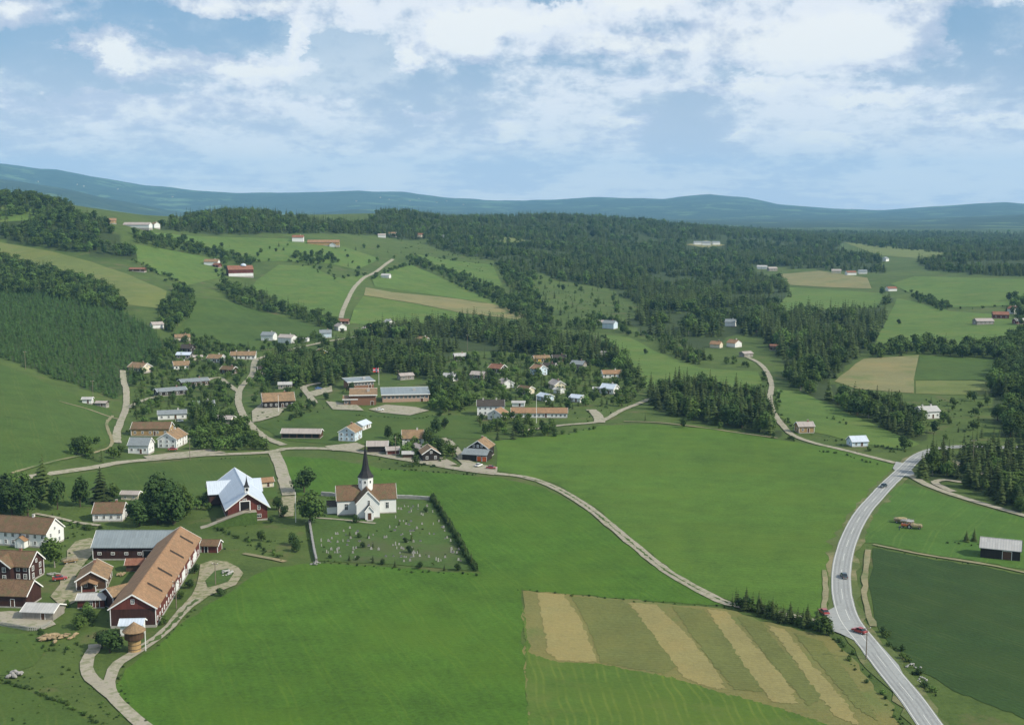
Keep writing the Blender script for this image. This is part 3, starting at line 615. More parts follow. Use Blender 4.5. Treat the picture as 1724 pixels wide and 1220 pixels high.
road('lane', [(745,738),(758,746),(772,762),(786,780),(800,791)], 3.6, 'gravel')
road('field_path', [(1310,738),(1250,730),(1180,720),(1110,712),(1050,710)], 1.8, 'track_earth')
road('field_track', [(20,797),(100,775),(160,762),(188,748),(180,715),(190,700)], 1.6, 'track_earth')
road('field_track', [(100,676),(150,690),(200,706)], 1.8, 'track_earth')
road('churchyard_path', [(530,872),(580,876),(632,882)], 1.6, 'gravel')
road('lane', [(530,679),(520,665),(512,652),(540,645)], 4.0, 'gravel')
for poly in ([(765,770),(790,776),(806,782),(838,787),(836,798),(800,794),(770,790),(778,782)], [(736,742),(760,740),(768,752),(755,750)], [(424,693),(440,680),(478,690),(470,700),(440,709),(426,712)],
             [(548,676),(600,682),(612,692),(560,690)], [(515,662),(558,650),(560,660),(530,668)], [(620,690),(650,682),(700,686),(722,692),(690,700),(640,695)], [(240,769),(300,762),(352,757),(380,762),(320,769),(250,775)],
             [(545,752),(600,746),(615,752),(600,760),(560,759)], [(700,780),(745,770),(770,783),(740,786)]):
    sheet('gravel_yard', poly, 'gravel', lift=0.12, jitter=0.15, slope=0.0003)
sheet('farmyard', [(112,928),(128,912),(150,906),(168,910),(160,928),(142,948),(130,968),(132,990),(140,1002),(128,1012),(112,1022),(104,1036),(92,1034),(98,1016),(85,1004),(102,985),(104,962),(112,945)], 'gravel_grassy', lift=0.1, jitter=0.25)
sheet('farmyard', [(-40,1030),(30,1030),(85,1042),(96,1052),(70,1060),(30,1056),(-40,1046)], 'gravel', lift=0.1, jitter=0.25)
sheet('turning_yard', [(338,950),(356,944),(380,946),(402,956),(407,966),(395,985),(352,1004),(322,1024),(305,1034),(300,1028),(322,1002),(334,972)], 'gravel_grassy', lift=0.1, jitter=0.25)
sheet('turning_island', [(362,962),(384,958),(395,966),(384,980),(352,990),(348,978)], 'churchyard_grass', lift=0.18, jitter=0.2)

# ------------------------------------------------------------------ building materials
board_mat('white_boards', (0.72, 0.73, 0.71), False, 0.06, 0.2)
board_mat('cream_boards', (0.62, 0.56, 0.42), False, 0.1, 0.2)
board_mat('yellow_boards', (0.62, 0.40, 0.09), False, 0.12, 0.2)
board_mat('blue_shade_boards', (0.55, 0.66, 0.74), False, 0.08, 0.2)  # pale blue paint; on one white villa it stands for shade
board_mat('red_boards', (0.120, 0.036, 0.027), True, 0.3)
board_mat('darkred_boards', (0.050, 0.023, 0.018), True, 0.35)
board_mat('brown_boards', (0.085, 0.048, 0.028), True, 0.3)
board_mat('black_boards', (0.028, 0.022, 0.018), True, 0.3)
board_mat('grey_boards', (0.26, 0.24, 0.21), True, 0.3)
board_mat('tan_boards', (0.36, 0.24, 0.11), True, 0.25)
roof_mat('tile_orange', (0.275, 0.165, 0.092), 'tile', 0.3, c2=(0.235, 0.150, 0.085))
roof_mat('tile_tan', (0.25, 0.165, 0.092), 'tile', 0.32, c2=(0.18, 0.13, 0.08))
roof_mat('tile_brown', (0.150, 0.094, 0.055), 'tile', 0.32, c2=(0.12, 0.10, 0.05))
roof_mat('tile_red', (0.215, 0.095, 0.060), 'tile', 0.3, c2=(0.24, 0.13, 0.08))
roof_mat('tile_dark', (0.060, 0.050, 0.042), 'tile', 0.3)
roof_mat('slate_grey', (0.20, 0.225, 0.235), 'tile', 0.22)
roof_mat('sheet_blue', (0.20, 0.235, 0.25), 'sheet', 0.14, rough=0.55, spec=0.35)
roof_mat('sheet_silver', (0.48, 0.54, 0.61), 'sheet', 0.08, rough=0.5, spec=0.4)
roof_mat('sheet_pale', (0.38, 0.375, 0.36), 'sheet', 0.14, rough=0.65)
roof_mat('felt_pink', (0.34, 0.30, 0.275), 'sheet', 0.16)
plain_mat('stone_base', (0.34, 0.32, 0.29), 0.25, 0.9, bmp=0.5)
plain_mat('white_trim', (0.80, 0.80, 0.78), 0.04, 2)
plain_mat('dark_trim', (0.05, 0.04, 0.035), 0.15, 2)
plain_mat('chimney_brick', (0.25, 0.13, 0.09), 0.2, 2)
plain_mat('chimney_white', (0.6, 0.58, 0.54), 0.12, 2)
plain_mat('red_paint', (0.46, 0.06, 0.035), 0.12, 2, 0.5)
plain_mat('orange_paint', (0.62, 0.13, 0.04), 0.12, 2, 0.5)
plain_mat('brown_door', (0.10, 0.05, 0.03), 0.2, 2)
plain_mat('opening_shade', (0.012, 0.011, 0.010), 0.2, 1)  # near-black panel colour that paints the shade inside openings
plain_mat('brick_brown', (0.22, 0.115, 0.070), 0.2, 1.5)
plain_mat('brick_tan', (0.44, 0.30, 0.22), 0.12, 1.5)
plain_mat('spire_slate', (0.022, 0.021, 0.022), 0.3, 1.2, 0.6)
plain_mat('metal_dark', (0.05, 0.05, 0.05), 0.2, 2, 0.5)
plain_mat('pole_wood', (0.19, 0.16, 0.12), 0.25, 1)
plain_mat('stone_pale', (0.33, 0.325, 0.30), 0.2, 0.6, bmp=0.6)
plain_mat('granite', (0.27, 0.26, 0.245), 0.25, 1.2, 0.6)
plain_mat('granite_dark', (0.12, 0.12, 0.13), 0.25, 1.2, 0.4)
plain_mat('timber_pile', (0.30, 0.225, 0.13), 0.3, 1)
plain_mat('bark', (0.075, 0.055, 0.040), 0.3, 2)
plain_mat('bark_pale', (0.28, 0.26, 0.22), 0.3, 2)
plain_mat('rubber', (0.018, 0.018, 0.018), 0.2, 3)
plain_mat('hay', (0.33, 0.28, 0.15), 0.3, 1.5, bmp=0.8)
plain_mat('skin', (0.5, 0.33, 0.25), 0.05, 3); plain_mat('work_clothes', (0.03, 0.045, 0.07), 0.15, 3)
plain_mat('flag_red', (0.55, 0.03, 0.035), 0.05, 2); plain_mat('flag_white', (0.8, 0.8, 0.8), 0.03, 2); plain_mat('flag_blue', (0.02, 0.04, 0.2), 0.05, 2)
glass_mat('glass'); car_mat('car_red', (0.30, 0.035, 0.028)); car_mat('car_dark', (0.03, 0.05, 0.06)); car_mat('car_white', (0.75, 0.75, 0.72)); car_mat('car_blue', (0.05, 0.12, 0.3)); car_mat('tractor_orange', (0.62, 0.14, 0.03)); car_mat('lamp', (0.7, 0.68, 0.6))

# ------------------------------------------------------------------ building kit
FOOT = []           # (x, y, radius): where no tree may grow
_win = {}
def window_meshes(w_, h_, mull):
    k = (round(w_, 2), round(h_, 2), mull)
    if k not in _win:
        f = MB(); b_ = 0.10
        f.box((-w_ / 2, -.05, h_ / 2), (b_, .10, h_ + b_)); f.box((w_ / 2, -.05, h_ / 2), (b_, .10, h_ + b_))
        f.box((0, -.05, 0), (w_ - b_, .12, b_)); f.box((0, -.05, h_), (w_ - b_, .12, b_))
        if mull: f.box((0, -.045, h_ / 2), (.06, .06, h_ - b_)); f.box((0, -.043, h_ * .62), (w_ - b_, .05, .05))
        _win[k] = (f.mesh('window', 'white_trim'), MB().box((0, -.018, h_ / 2), (w_ - b_, .03, h_ - b_)).mesh('pane', 'glass'))
    return _win[k]
def add_window(root, x, y, z, rz, w_=1.0, h_=1.25, mull=True, pane=True):
    a, p = window_meshes(w_, h_, mull)
    o = link('window', a, root, loc=(x, y, z), rz=rz)
    if pane: link('pane', p, o)
    return o
_doorm = {}
def add_door(root, x, y, z, rz, w_=1.0, h_=2.05, mat='brown_door', name='door', label=None):
    k = (w_, h_, mat)
    if k not in _doorm: _doorm[k] = (MB().box((0, -.03, h_ / 2), (w_, .06, h_)).box((0, -.065, h_ * .3), (w_ * .7, .02, h_ * .35)).box((0, -.065, h_ * .75), (w_ * .7, .02, h_ * .3)).mesh('door', mat),
                                     MB().box((-w_ / 2 - .06, -.05, h_ / 2), (.12, .1, h_ + .1)).box((w_ / 2 + .06, -.05, h_ / 2), (.12, .1, h_ + .1)).box((0, -.05, h_ + .06), (w_, .1, .12)).mesh('frame', 'white_trim'))
    o = link(name, _doorm[k][0], root, loc=(x, y, z), rz=rz); link('frame', _doorm[k][1], o)
    if label: o['label'] = label
    return o
def gable_walls(L, W, e, r, z0=0.0, cx=0, cy=0):
    """closed gabled block, ridge along x"""
    v = [(cx + sx * L / 2, cy + y, z) for sx in (-1, 1) for y, z in ((-W / 2, z0), (W / 2, z0), (W / 2, e), (0, e + r), (-W / 2, e))]
    return MB().add(v, [(0, 4, 3, 2, 1), (5, 6, 7, 8, 9), (0, 1, 6, 5), (1, 2, 7, 6), (2, 3, 8, 7), (3, 4, 9, 8), (4, 0, 5, 9)])
def gable_roof(L, W, e, r, ov=0.5, gov=0.4, th=0.2, lift=0.03, kick=None):
    """two slabs meeting at the ridge"""
    mb = MB(); sl = r / (W / 2)
    for s in (-1, 1):
        y0, z0_ = s * (W / 2 + ov), e - sl * ov + lift; zr = e + r + lift
        x0, x1 = -L / 2 - gov, L / 2 + gov
        mb.add([(x0, y0, z0_), (x1, y0, z0_), (x1, 0, zr), (x0, 0, zr), (x0, y0, z0_ + th), (x1, y0, z0_ + th), (x1, 0, zr + th), (x0, 0, zr + th)],
               [(0, 1, 2, 3), (4, 7, 6, 5), (0, 4, 5, 1), (1, 5, 6, 2), (3, 2, 6, 7), (0, 3, 7, 4)] if s < 0 else [(3, 2, 1, 0), (5, 6, 7, 4), (1, 5, 4, 0), (2, 6, 5, 1), (7, 6, 2, 3), (4, 7, 3, 0)])
    mb.bar((x0, 0, zr + th * .9), (x1, 0, zr + th * .9), .28, .14)
    return mb
def rake_boards(L, W, e, r, ov, gov, ends=(-1, 1), th=.2, lift=.03):
    sl = r / (W / 2); out = Boards()
    for sx in ends:
        for s in (-1, 1):
            out.append(MB().bar((sx * (L / 2 + gov + .05), s * (W / 2 + ov), e - sl * ov + lift + th * .45), (sx * (L / 2 + gov + .05), 0, e + r + lift + th * .45), .08, .34))
    return out
class Boards(list):
    """several boards, each of which becomes a part of its own"""
    def obj(s, *a, **k):
        for b_ in s: b_.obj(*a, **k)
def building(name, label, cat, x, y, deg, L, W, e, r, wall, roof, group=None, z=None, trim='white_trim', corners=True, ov=.5, gov=.4, wf=0, wb=0, wl=0, wr=0, rows=1, win=(1.0, 1.25), mull=True, door=None, dmat='brown_door', chim=1, cmat='chimney_brick', base=0.5, far=False, attic=True, foot=True):
    """gabled building with its ridge along local x; front is local -y"""
    zz = float(hgt(x, y)) if z is None else z
    root = thing(name, (x, y, zz), R(deg), label, cat, group)
    if foot: FOOT.append((x, y, max(L, W) * 0.55 + 1.0))
    gable_walls(L, W, e, r, base).obj('wall', wall, root)
    MB().box((0, 0, (base - 2.5) / 2), (L - .1 if base < .2 else L + .12, W + .12 if base >= .2 else W - .1, base + 2.5)).obj('foundation', 'stone_base', root)
    rf = gable_roof(L, W, e, r, ov, gov).obj('roof', roof, root)
    if not far:
        rake_boards(L, W, e, r, ov, gov).obj('rake_board', trim, root)
        if corners:
            for sx in (-1, 1):
                for sy in (-1, 1): MB().box((sx * (L / 2 + .01), sy * (W / 2 + .01), (base + e) / 2), (.2, .2, e - base - .02)).obj('corner_board', trim, root)
    for k in range(chim):
        cx_ = (0.22 if k == 0 else -0.28) * L
        c = MB().box((cx_, 0.1, e + r + .15), (.7, .7, 1.7)).obj('chimney', cmat, rf)
        MB().box((cx_, 0.1, e + r + 1.05), (.86, .86, .14)).obj('cap', 'stone_base', c)
    hh = (e - base) / rows
    for q in range(rows):
        zb = base + hh * q + max(.35, (hh - win[1]) * .42)
        def row(n, length, f):
            for i in range(n): f((i + .5) / n * length - length / 2)
        row(wf, L, lambda u: None if (q == 0 and door is not None and abs(u - door) < win[0]) else add_window(root, u, -W / 2, zb, 0, *win, mull, not far))
        row(wb, L, lambda u: add_window(root, u, W / 2, zb, math.pi, *win, mull, not far))
        row(wl, W, lambda u: add_window(root, -L / 2, u, zb, -math.pi / 2, *win, mull, not far))
        row(wr, W, lambda u: add_window(root, L / 2, u, zb, math.pi / 2, *win, mull, not far))
    if attic and r > 2.0 and (wl or wr):
        if wl: add_window(root, -L / 2, 0, e + .15, -math.pi / 2, min(win[0], .9), min(win[1], 1.0), mull, not far)
        if wr: add_window(root, L / 2, 0, e + .15, math.pi / 2, min(win[0], .9), min(win[1], 1.0), mull, not far)
    if door is not None: add_door(root, door, -W / 2, base, 0, mat=dmat)
    return root
def ridge_fit(p1, p2, hr):
    """centre, length and bearing of a ridge seen between two pixels, hr metres above the ground"""
    a, b_ = above(*p1, hr), above(*p2, hr)
    return (a[0] + b_[0]) / 2, (a[1] + b_[1]) / 2, math.degrees(math.atan2(b_[1] - a[1], b_[0] - a[0])), math.hypot(b_[0] - a[0], b_[1] - a[1])

# ------------------------------------------------------------------ the church
def build_church():
    A, B = above(568, 818, 9.9), above(663, 814, 9.9)
    x, y = (A[0] + B[0]) / 2, (A[1] + B[1]) / 2; deg = 11.0; z = float(hgt(x, y))
    root = thing('church', (x, y, z), R(deg), 'white wooden cruciform church with a dark pointed spire', 'church'); FOOT.append((x, y, 13.5))
    L, W, e, r = 21.0, 8.2, 5.6, 4.3
    gable_walls(L, W, e, r, .5).obj('wall', 'white_boards', root, label='white boarded side arms')
    Ly = 20.5
    tr = gable_walls(Ly, W - .06, e - .02, r - .02, .5).obj('wall', 'white_boards', root, rz=math.pi / 2, label='white boarded front and back arms')
    MB().box((0, 0, -.75), (L + .2, W + .2, 2.5)).obj('foundation', 'stone_base', root); MB().box((0, 0, -.78), (W + .14, Ly + .2, 2.5)).obj('foundation', 'stone_base', root)
    gable_roof(L, W, e, r, .35, .3, .2).obj('roof', 'tile_brown', root); gable_roof(Ly, W - .06, e - .02, r - .02, .35, .3, .2).obj('roof', 'tile_brown', root, rz=math.pi / 2)
    rake_boards(L, W, e, r, .35, .3).obj('rake_board', 'white_trim', root); rake_boards(Ly, W - .06, e, r, .35, .3).obj('rake_board', 'white_trim', root, rz=math.pi / 2)
    # porch on the front arm
    p = link('porch', gable_walls(2.4, 3.0, 3.3, 1.9, .3).mesh('porch', 'white_boards'), root, loc=(0.3, -Ly / 2 - 1.2, 0), rz=math.pi / 2)
    gable_roof(2.4, 3.0, 3.3, 1.9, .25, .25, .14).obj('porch_roof', 'tile_dark', p); rake_boards(2.4, 3.0, 3.3, 1.9, .25, .25, (-1,)).obj('rake_board', 'white_trim', p)
    add_door(p, -1.2, 0, .3, -math.pi / 2, 1.3, 2.4); MB().box((-1.9, 0, -.1), (1.6, 2.2, .7)).obj('steps', 'stone_base', p)
    # vestry at the left end
    v = link('vestry', gable_walls(3.4, 4.2, 3.0, 1.5, .3).mesh('vestry', 'white_boards'), root, loc=(-L / 2 - 1.7, .4, 0)); gable_roof(3.4, 4.2, 3.0, 1.5, .3, .25, .14).obj('vestry_roof', 'tile_dark', v)
    for sx in (-1, 1): add_window(root, sx * 7.3, -W / 2, 2.0, 0, 1.15, 2.3); add_window(root, sx * 7.3, W / 2, 2.0, math.pi, 1.15, 2.3)
    add_window(root, 0.3, -Ly / 2, 5.2, 0, .8, 1.5); add_window(root, L / 2, 0, 2.2, math.pi / 2, 1.15, 2.3); add_window(root, -L / 2, 0, 5.6, -math.pi / 2, .8, 1.4)
    for sx in (-1, 1): add_window(root, sx * W / 2, -Ly / 2 + 3, 2.0, sx * math.pi / 2, 1.15, 2.3)
    # tower over the crossing
    n = 8; ph = math.pi / 8 - R(11) + R(2)
    tw = MB().lathe([(2.75, 7.4), (2.75, 13.0)], n, ph=ph).obj('tower', 'white_boards', root)
    MB().lathe([(2.95, 12.7), (2.95, 13.0), (2.7, 13.05)], n, ph=ph).obj('cornice', 'white_trim', tw)
    for k in range(n):
        a = ph + (k + .5) * 2 * math.pi / n; rr = 2.75 * math.cos(math.pi / n)
        add_window(tw, rr * math.cos(a), rr * math.sin(a), 10.9, a + math.pi / 2, .7, 1.1, False)
    sp = MB().lathe([(3.15, 12.95), (2.35, 14.0), (1.65, 15.3), (1.2, 17.0), (.75, 20.0), (.32, 23.0), (.07, 24.9)], n, ph=ph).obj('spire', 'spire_slate', root)
    MB().lathe([(.0, 24.7), (.22, 24.95), (.22, 25.1), (0.02, 25.35)], 8).bar((0, 0, 25.3), (0, 0, 26.6), .07).bar((-.45, 0, 26.1), (.45, 0, 26.1), .07).obj('cross', 'metal_dark', sp)
    return root
build_church()

# ------------------------------------------------------------------ the cross-shaped barn by the church
def build_cross_barn():
    fx, fy = -92.6, 423.0; ax = np.array([-.313, .950]); L, W, e, r = 43.0, 13.6, 5.2, 4.9
    c = np.array([fx, fy]) + ax * L / 2; z = float(hgt(*c)); deg = math.degrees(math.atan2(ax[1], ax[0]))
    root = thing('cross_barn', (c[0], c[1], z), R(deg), 'dark red barn with wide silver roof, cross wings and small belfry', 'barn')
    for s in (-14, 0, 14): FOOT.append((c[0] + ax[0] * s, c[1] + ax[1] * s, 11))
    gable_walls(L, W, e, r, .6).obj('wall', 'red_boards', root); MB().box((0, 0, -.7), (L + .2, W + .2, 2.6)).obj('foundation', 'stone_base', root)
    rf = gable_roof(L, W, e, r, 1.0, .9, .2).obj('roof', 'sheet_silver', root); rake_boards(L, W, e, r, 1.0, .9).obj('rake_board', 'white_trim', root)
    # wings
    for s, wl_ in ((1, 8.2), (-1, 5.0)):
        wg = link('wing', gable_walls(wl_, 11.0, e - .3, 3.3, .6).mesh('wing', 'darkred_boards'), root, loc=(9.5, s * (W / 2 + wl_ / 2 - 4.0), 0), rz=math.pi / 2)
        gable_roof(wl_, 11.0, e - .3, 3.3, .6, .5, .2).obj('roof', 'sheet_silver', wg); rake_boards(wl_, 11.0, e - .3, 3.3, .6, .5, (s,)).obj('rake_board', 'white_trim', wg)
    # front gable is the local -x end
    f = -L / 2
    gate = MB().box((0, -.04, 1.5), (3.2, .08, 3.0)).obj('barn_door', 'opening_shade', root, loc=(f, 0.9, 4.1), rz=-math.pi / 2)  # open doorway as a flat panel, interior shade put into its colour
    MB().box((-1.75, -.09, 1.6), (.3, .16, 3.4)).box((1.75, -.09, 1.6), (.3, .16, 3.4)).box((0, -.09, 3.25), (3.2, .16, .3)).obj('frame', 'white_trim', gate)
    for yy, zz, s in ((-3.9, 1.2, (1.5, 1.2)), (-1.0, 1.2, (1.5, 1.2)), (-3.9, 4.0, (.9, 1.5))): add_window(root, f, yy, zz, -math.pi / 2, *s)
    add_window(root, f, 0.9, 7.5, -math.pi / 2, 1.3, .7)
    for k in range(6): add_window(root, -17 + k * 3.4, -W / 2, 1.5, 0, 1.0, 1.0); 
    # belfry on the ridge
    bf = MB().box((0, 0, 10.7), (1.5, 1.5, 3.0)).obj('belfry', 'white_boards', root, loc=(f + 1.5, 0, 0))
    MB().lathe([(1.35, 12.1), (.75, 12.9), (.35, 14.2), (.03, 16.0)], 4, ph=math.pi / 4).obj('belfry_spire', 'spire_slate', bf); MB().bar((0, 0, 15.9), (0, 0, 16.7), .06).bar((-.3, 0, 16.4), (.3, 0, 16.4), .05).obj('vane', 'metal_dark', bf)
    for k in range(4): MB().box((0, -.03, 0), (.8, .06, 1.0)).obj('louvre', 'opening_shade', bf, loc=(.75 * math.cos(k * math.pi / 2), .75 * math.sin(k * math.pi / 2), 11.2), rz=k * math.pi / 2 + math.pi / 2)  # flat panels painted with the dark of the belfry openings
    # ramp of earth and stone up to the barn door, coming from the left
    rx, ry = fx - ax[0] * 2.6, fy - ax[1] * 2.6
    pts = [(-2.9 - k * 2.4, -.2 * k, max(0.05, 4.1 - max(0, k - 1) * .72)) for k in range(-1, 8)]
    v, fc = [], []
    for (a, b_, zz) in pts:
        for sy, zq in ((-1.9, zz), (1.9, zz), (2.6, -1.5), (-2.6, -1.5)): v.append((a + 3.2, b_ + sy, zq))
    for k in range(len(pts) - 1): fc += [(k * 4 + i, k * 4 + (i + 1) % 4, k * 4 + 4 + (i + 1) % 4, k * 4 + 4 + i) for i in range(4)]
    fc += [(3, 2, 1, 0), tuple(4 * len(pts) - 4 + i for i in range(4))]
    mb = MB().add(v, fc); rp = thing('barn_ramp', (rx, ry, float(hgt(rx, ry))), R(deg - 90), 'sloping earth ramp leading up to the silver-roofed barn door', 'ramp')
    mb.obj('ramp', 'churchyard_grass', rp)
    V2 = [v[k * 4 + i] for k in range(len(pts)) for i in (0, 1)]; MB().add([(a, b_, c_ + .06) for a, b_, c_ in V2], [(2 * k, 2 * k + 1, 2 * k + 3, 2 * k + 2) for k in range(len(pts) - 1)]).obj('roadway', 'gravel', rp)
    for s in (-1, 1): MB().bar((.5, s * 1.85, 4.75), (-11.0, s * 1.85 - 1, 1.9), .14).obj('handrail', 'pole_wood', rp)
build_cross_barn()

# ------------------------------------------------------------------ the farm in the left foreground
def build_farm():
    # long barn, ridge running away from the viewer
    ax = np.array([-.082, .9966]); fc = np.array([-99.3, 313.0]); L, W, e, r = 68.0, 11.6, 5.4, 3.6
    c = fc + ax * L / 2; z = float(hgt(*c)); deg = math.degrees(math.atan2(ax[1], ax[0]))
    b = building('long_barn', 'very long dark red barn with orange tile roof and white gable trim', 'barn', c[0], c[1], deg, L, W, e, r, 'red_boards', 'tile_orange', z=z, chim=0, ov=.6, gov=.5, base=.7, foot=False)
    for s in range(-3, 4): FOOT.append((c[0] + ax[0] * s * 10, c[1] + ax[1] * s * 10, 8.5))
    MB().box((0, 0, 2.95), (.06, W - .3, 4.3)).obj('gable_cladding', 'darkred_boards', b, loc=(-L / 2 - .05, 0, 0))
    add_window(b, -L / 2, 0, 6.5, -math.pi / 2, .8, 1.2)
    rnd = random.Random(3)
    for k in range(22):
        u = -L / 2 + 2.2 + k * 3.0
        add_window(b, u, -W / 2, 1.3, 0, .95, 1.1)
        if k % 3 == 1: add_window(b, u + .6, -W / 2, 3.6, 0, .8, 1.4)
    for k, u in enumerate((-5, 6, 15, 25)):
        MB().box((0, 0, 1.6), (5.0, .12, 2.5)).obj('whitewashed_panel', 'white_boards', b, loc=(u, -W / 2 - .05, .4))
    for u in (-22.5, -8.5, 9.5, 25.5):               # raised fire breaks on the lit slope; dark colour stands for their shadow
        v = MB(); sl = r / (W / 2); y0, y1 = -5.4, -1.5
        v.add([(dx, yy, e + r + sl * yy + .18 + dz) for yy in (y0, y1) for dx, dz in ((-.16, 0), (.16, 0), (0.0, .62))], [(0, 2, 1), (3, 4, 5), (0, 3, 5, 2), (1, 2, 5, 4), (0, 1, 4, 3)])
        v.obj('roof_vent', 'tile_dark', b, loc=(u, 0, 0))
    # cross wing with tan roof, reaching left from the long barn
    x, y, dg, ln = ridge_fit((183, 989), (240, 976), 5.3)
    wz = building('barn_wing', 'dark board wing with tan roof jutting left from the long barn', 'barn', x + 1.0, y, dg, ln + 3.0, 6.5, 3.9, 1.5, 'darkred_boards', 'tile_tan', chim=0, wf=0, base=.3, door=-4.0)
    # barn with blue-grey sheet roof
    x, y, dg, ln = ridge_fit((182, 888), (290, 890), 8.0)
    h = building('grey_roofed_barn', 'dark red barn with blue-grey sheet roof joining the long barn', 'barn', x, y - 3.0, 0, 25.0, 10.5, 4.3, 3.7, 'darkred_boards', 'sheet_blue', chim=0, wf=6, win=(1.1, .8), base=.5, attic=False)
    add_door(h, 4.5, -5.25, .5, 0, 2.6, 2.6, 'opening_shade', 'barn_door')  # doorway panel coloured as the shade inside the barn
    # small red-roofed shed in the court
    x, y, _ = ground(229, 958)
    building('court_shed', 'small open shed with reddish roof inside the farm court', 'shed', x, y, 6, 5.0, 4.6, 2.2, 1.1, 'brown_boards', 'tile_red', chim=0, corners=False, base=.1)
    # white farmhouse
    x, y, dg, ln = ridge_fit((0, 867), (91, 873), 8.6)
    x1, y1, _ = above(91, 873, 8.6)
    d = np.array([math.cos(R(-13)), math.sin(R(-13))]); L2 = 27.0; c2 = np.array([x1, y1]) - d * L2 / 2
    f = building('farmhouse', 'long white two-storey farmhouse with brown tile roof at the left edge', 'house', c2[0], c2[1], -13, L2, 9.6, 4.9, 3.7, 'white_boards', 'tile_brown', wf=10, wr=2, wl=2, rows=2, win=(1.0, 1.3), chim=2, door=None, cmat='chimney_white', foot=False)
    FOOT.extend([(x1 - 5, y1 - 1, 6.5), (x1 - 15, y1 + 2, 7)])
    pz = link('porch', gable_walls(2.2, 3.4, 2.6, 1.1, .2).mesh('porch', 'white_boards'), f, loc=(5.2, -9.6 / 2 - 1.1, 0), rz=math.pi / 2)
    gable_roof(2.2, 3.4, 2.6, 1.1, .3, .25, .14).obj('porch_roof', 'tile_orange', pz); add_door(pz, -1.1, 0, .2, -math.pi / 2, 1.1, 2.1, 'white_trim')
    # dark red house with front cross gable
    x1, y1, _ = above(60, 928, 8.2); dg = -8; d = np.array([math.cos(R(dg)), math.sin(R(dg))]); L3 = 17.0; c3 = np.array([x1, y1]) - d * L3 / 2
    g = building('red_house', 'dark red two-storey house with white window frames and front cross gable', 'house', c3[0], c3[1], dg, L3, 8.2, 4.9, 3.2, 'darkred_boards', 'tile_brown', wf=0, wr=2, wl=2, rows=2, win=(1.05, 1.4), chim=1, corners=True)
    cg = link('cross_gable', gable_walls(3.0, 7.0, 4.9, 2.6, .4).mesh('cross_gable', 'darkred_boards'), g, loc=(.2, -8.2 / 2 - .4, 0), rz=math.pi / 2)
    gable_roof(5.8, 7.0, 4.9, 2.6, .4, .3, .18).obj('roof', 'tile_brown', cg, loc=(1.2, 0, 0)); rake_boards(5.8, 7.0, 4.9, 2.6, .4, .3, (-1,)).obj('rake_board', 'white_trim', cg, loc=(1.2, 0, 0))
    for yy in (-1.5, 1.5):
        for zz in (1.1, 3.4): add_window(cg, -1.5, yy, zz, -math.pi / 2, 1.05, 1.4)
    for u in (5.0, 7.2):
        for zz in (1.1, 3.4): add_window(g, u, -4.1, zz, 0, 1.0, 1.4)
    # brown-roofed dark outbuilding
    x1, y1, _ = above(55.6, 979, 6.2); L4 = 17.0; dg = -6; d = np.array([math.cos(R(dg)), math.sin(R(dg))]); c4 = np.array([x1, y1]) - d * L4 / 2
    building('outbuilding', 'dark brown outbuilding with brown tile roof and white gable edge', 'barn', c4[0], c4[1], dg, L4, 8.4, 3.6, 2.9, 'darkred_boards', 'tile_brown', chim=0, corners=False, door=4.5, base=.4)
    # pale-roofed open shed beside it
    x, y, _ = ground(70, 1040)
    building('open_shed', 'low shed with pale sheet roof and white gable beside the outbuilding', 'shed', x, y + 1.5, -6, 8.6, 6.6, 2.3, 1.2, 'grey_boards', 'sheet_pale', chim=0, base=.1, corners=False, door=1.5)
    # small house with orange roof and porch
    dg = 101; x, y, _ = above(158, 952, 5.6)
    s = building('brewhouse', 'small brown house with orange roof and white-posted porch in the yard', 'house', x, y, dg, 12.5, 8.2, 3.2, 2.5, 'brown_boards', 'tile_tan', chim=1, wr=1, base=.5, wf=2)
    pc = link('porch', gable_roof(2.8, 4.2, 2.5, .9, .25, .2, .14).mesh('porch', 'tile_orange'), s, loc=(-12.5 / 2 - 1.4, .4, 0))
    for yy in (-1.9, 1.9): MB().box((-1.2, yy, 1.2), (.2, .2, 2.5)).obj('post', 'white_trim', pc)
    MB().box((0, 0, .25), (2.7, 4.0, .5)).obj('porch_floor', 'stone_base', pc); MB().box((-1.25, 0, .95), (.08, 3.6, .7)).obj('railing', 'red_boards', pc)
    for yy in (-1.2, 1.6): add_window(s, -12.5 / 2, yy, 1.3, -math.pi / 2, .9, 1.1)
    # reddish shed with grey roof in front of it
    x, y, _ = ground(157, 1019)
    building('tool_shed', 'small reddish shed with grey sheet roof below the porch house', 'shed', x, y, 4, 7.2, 4.6, 2.5, .9, 'red_boards', 'sheet_pale', chim=0, base=.3, corners=False, wf=1, door=1.8)
    # white-roofed annex and round silo at the long barn's gable
    x, y, _ = ground(223, 1066)
    building('barn_annex', 'small annex with bluish white sheet roof under the long barn gable', 'shed', x + .2, y - .2, 4, 5.6, 3.4, 3.0, .9, 'white_boards', 'sheet_silver', chim=0, base=.3, corners=False)
    x, y, z = ground(227, 1096)
    sl = thing('silo', (x, y, z), 0, 'round wooden silo with conical brown roof before the long barn', 'silo'); FOOT.append((x, y, 3.5))
    MB().lathe([(1.55, -.5), (1.55, 3.6)], 18).obj('drum', 'tan_boards', sl); MB().lathe([(2.35, 3.45), (2.35, 5.5)], 18).obj('upper_drum', 'brown_boards', sl)
    MB().lathe([(2.85, 5.35), (2.85, 5.5), (.12, 7.6), (.02, 7.7)], 18).obj('roof', 'tile_tan', sl)
    for zz in (.8, 1.9, 3.0): MB().lathe([(1.6, zz), (1.6, zz + .12)], 18).obj('hoop', 'metal_dark', sl)
    MB().bar((2.6, .4, 0), (2.6, .4, 5.3), .18).obj('post', 'white_trim', sl)
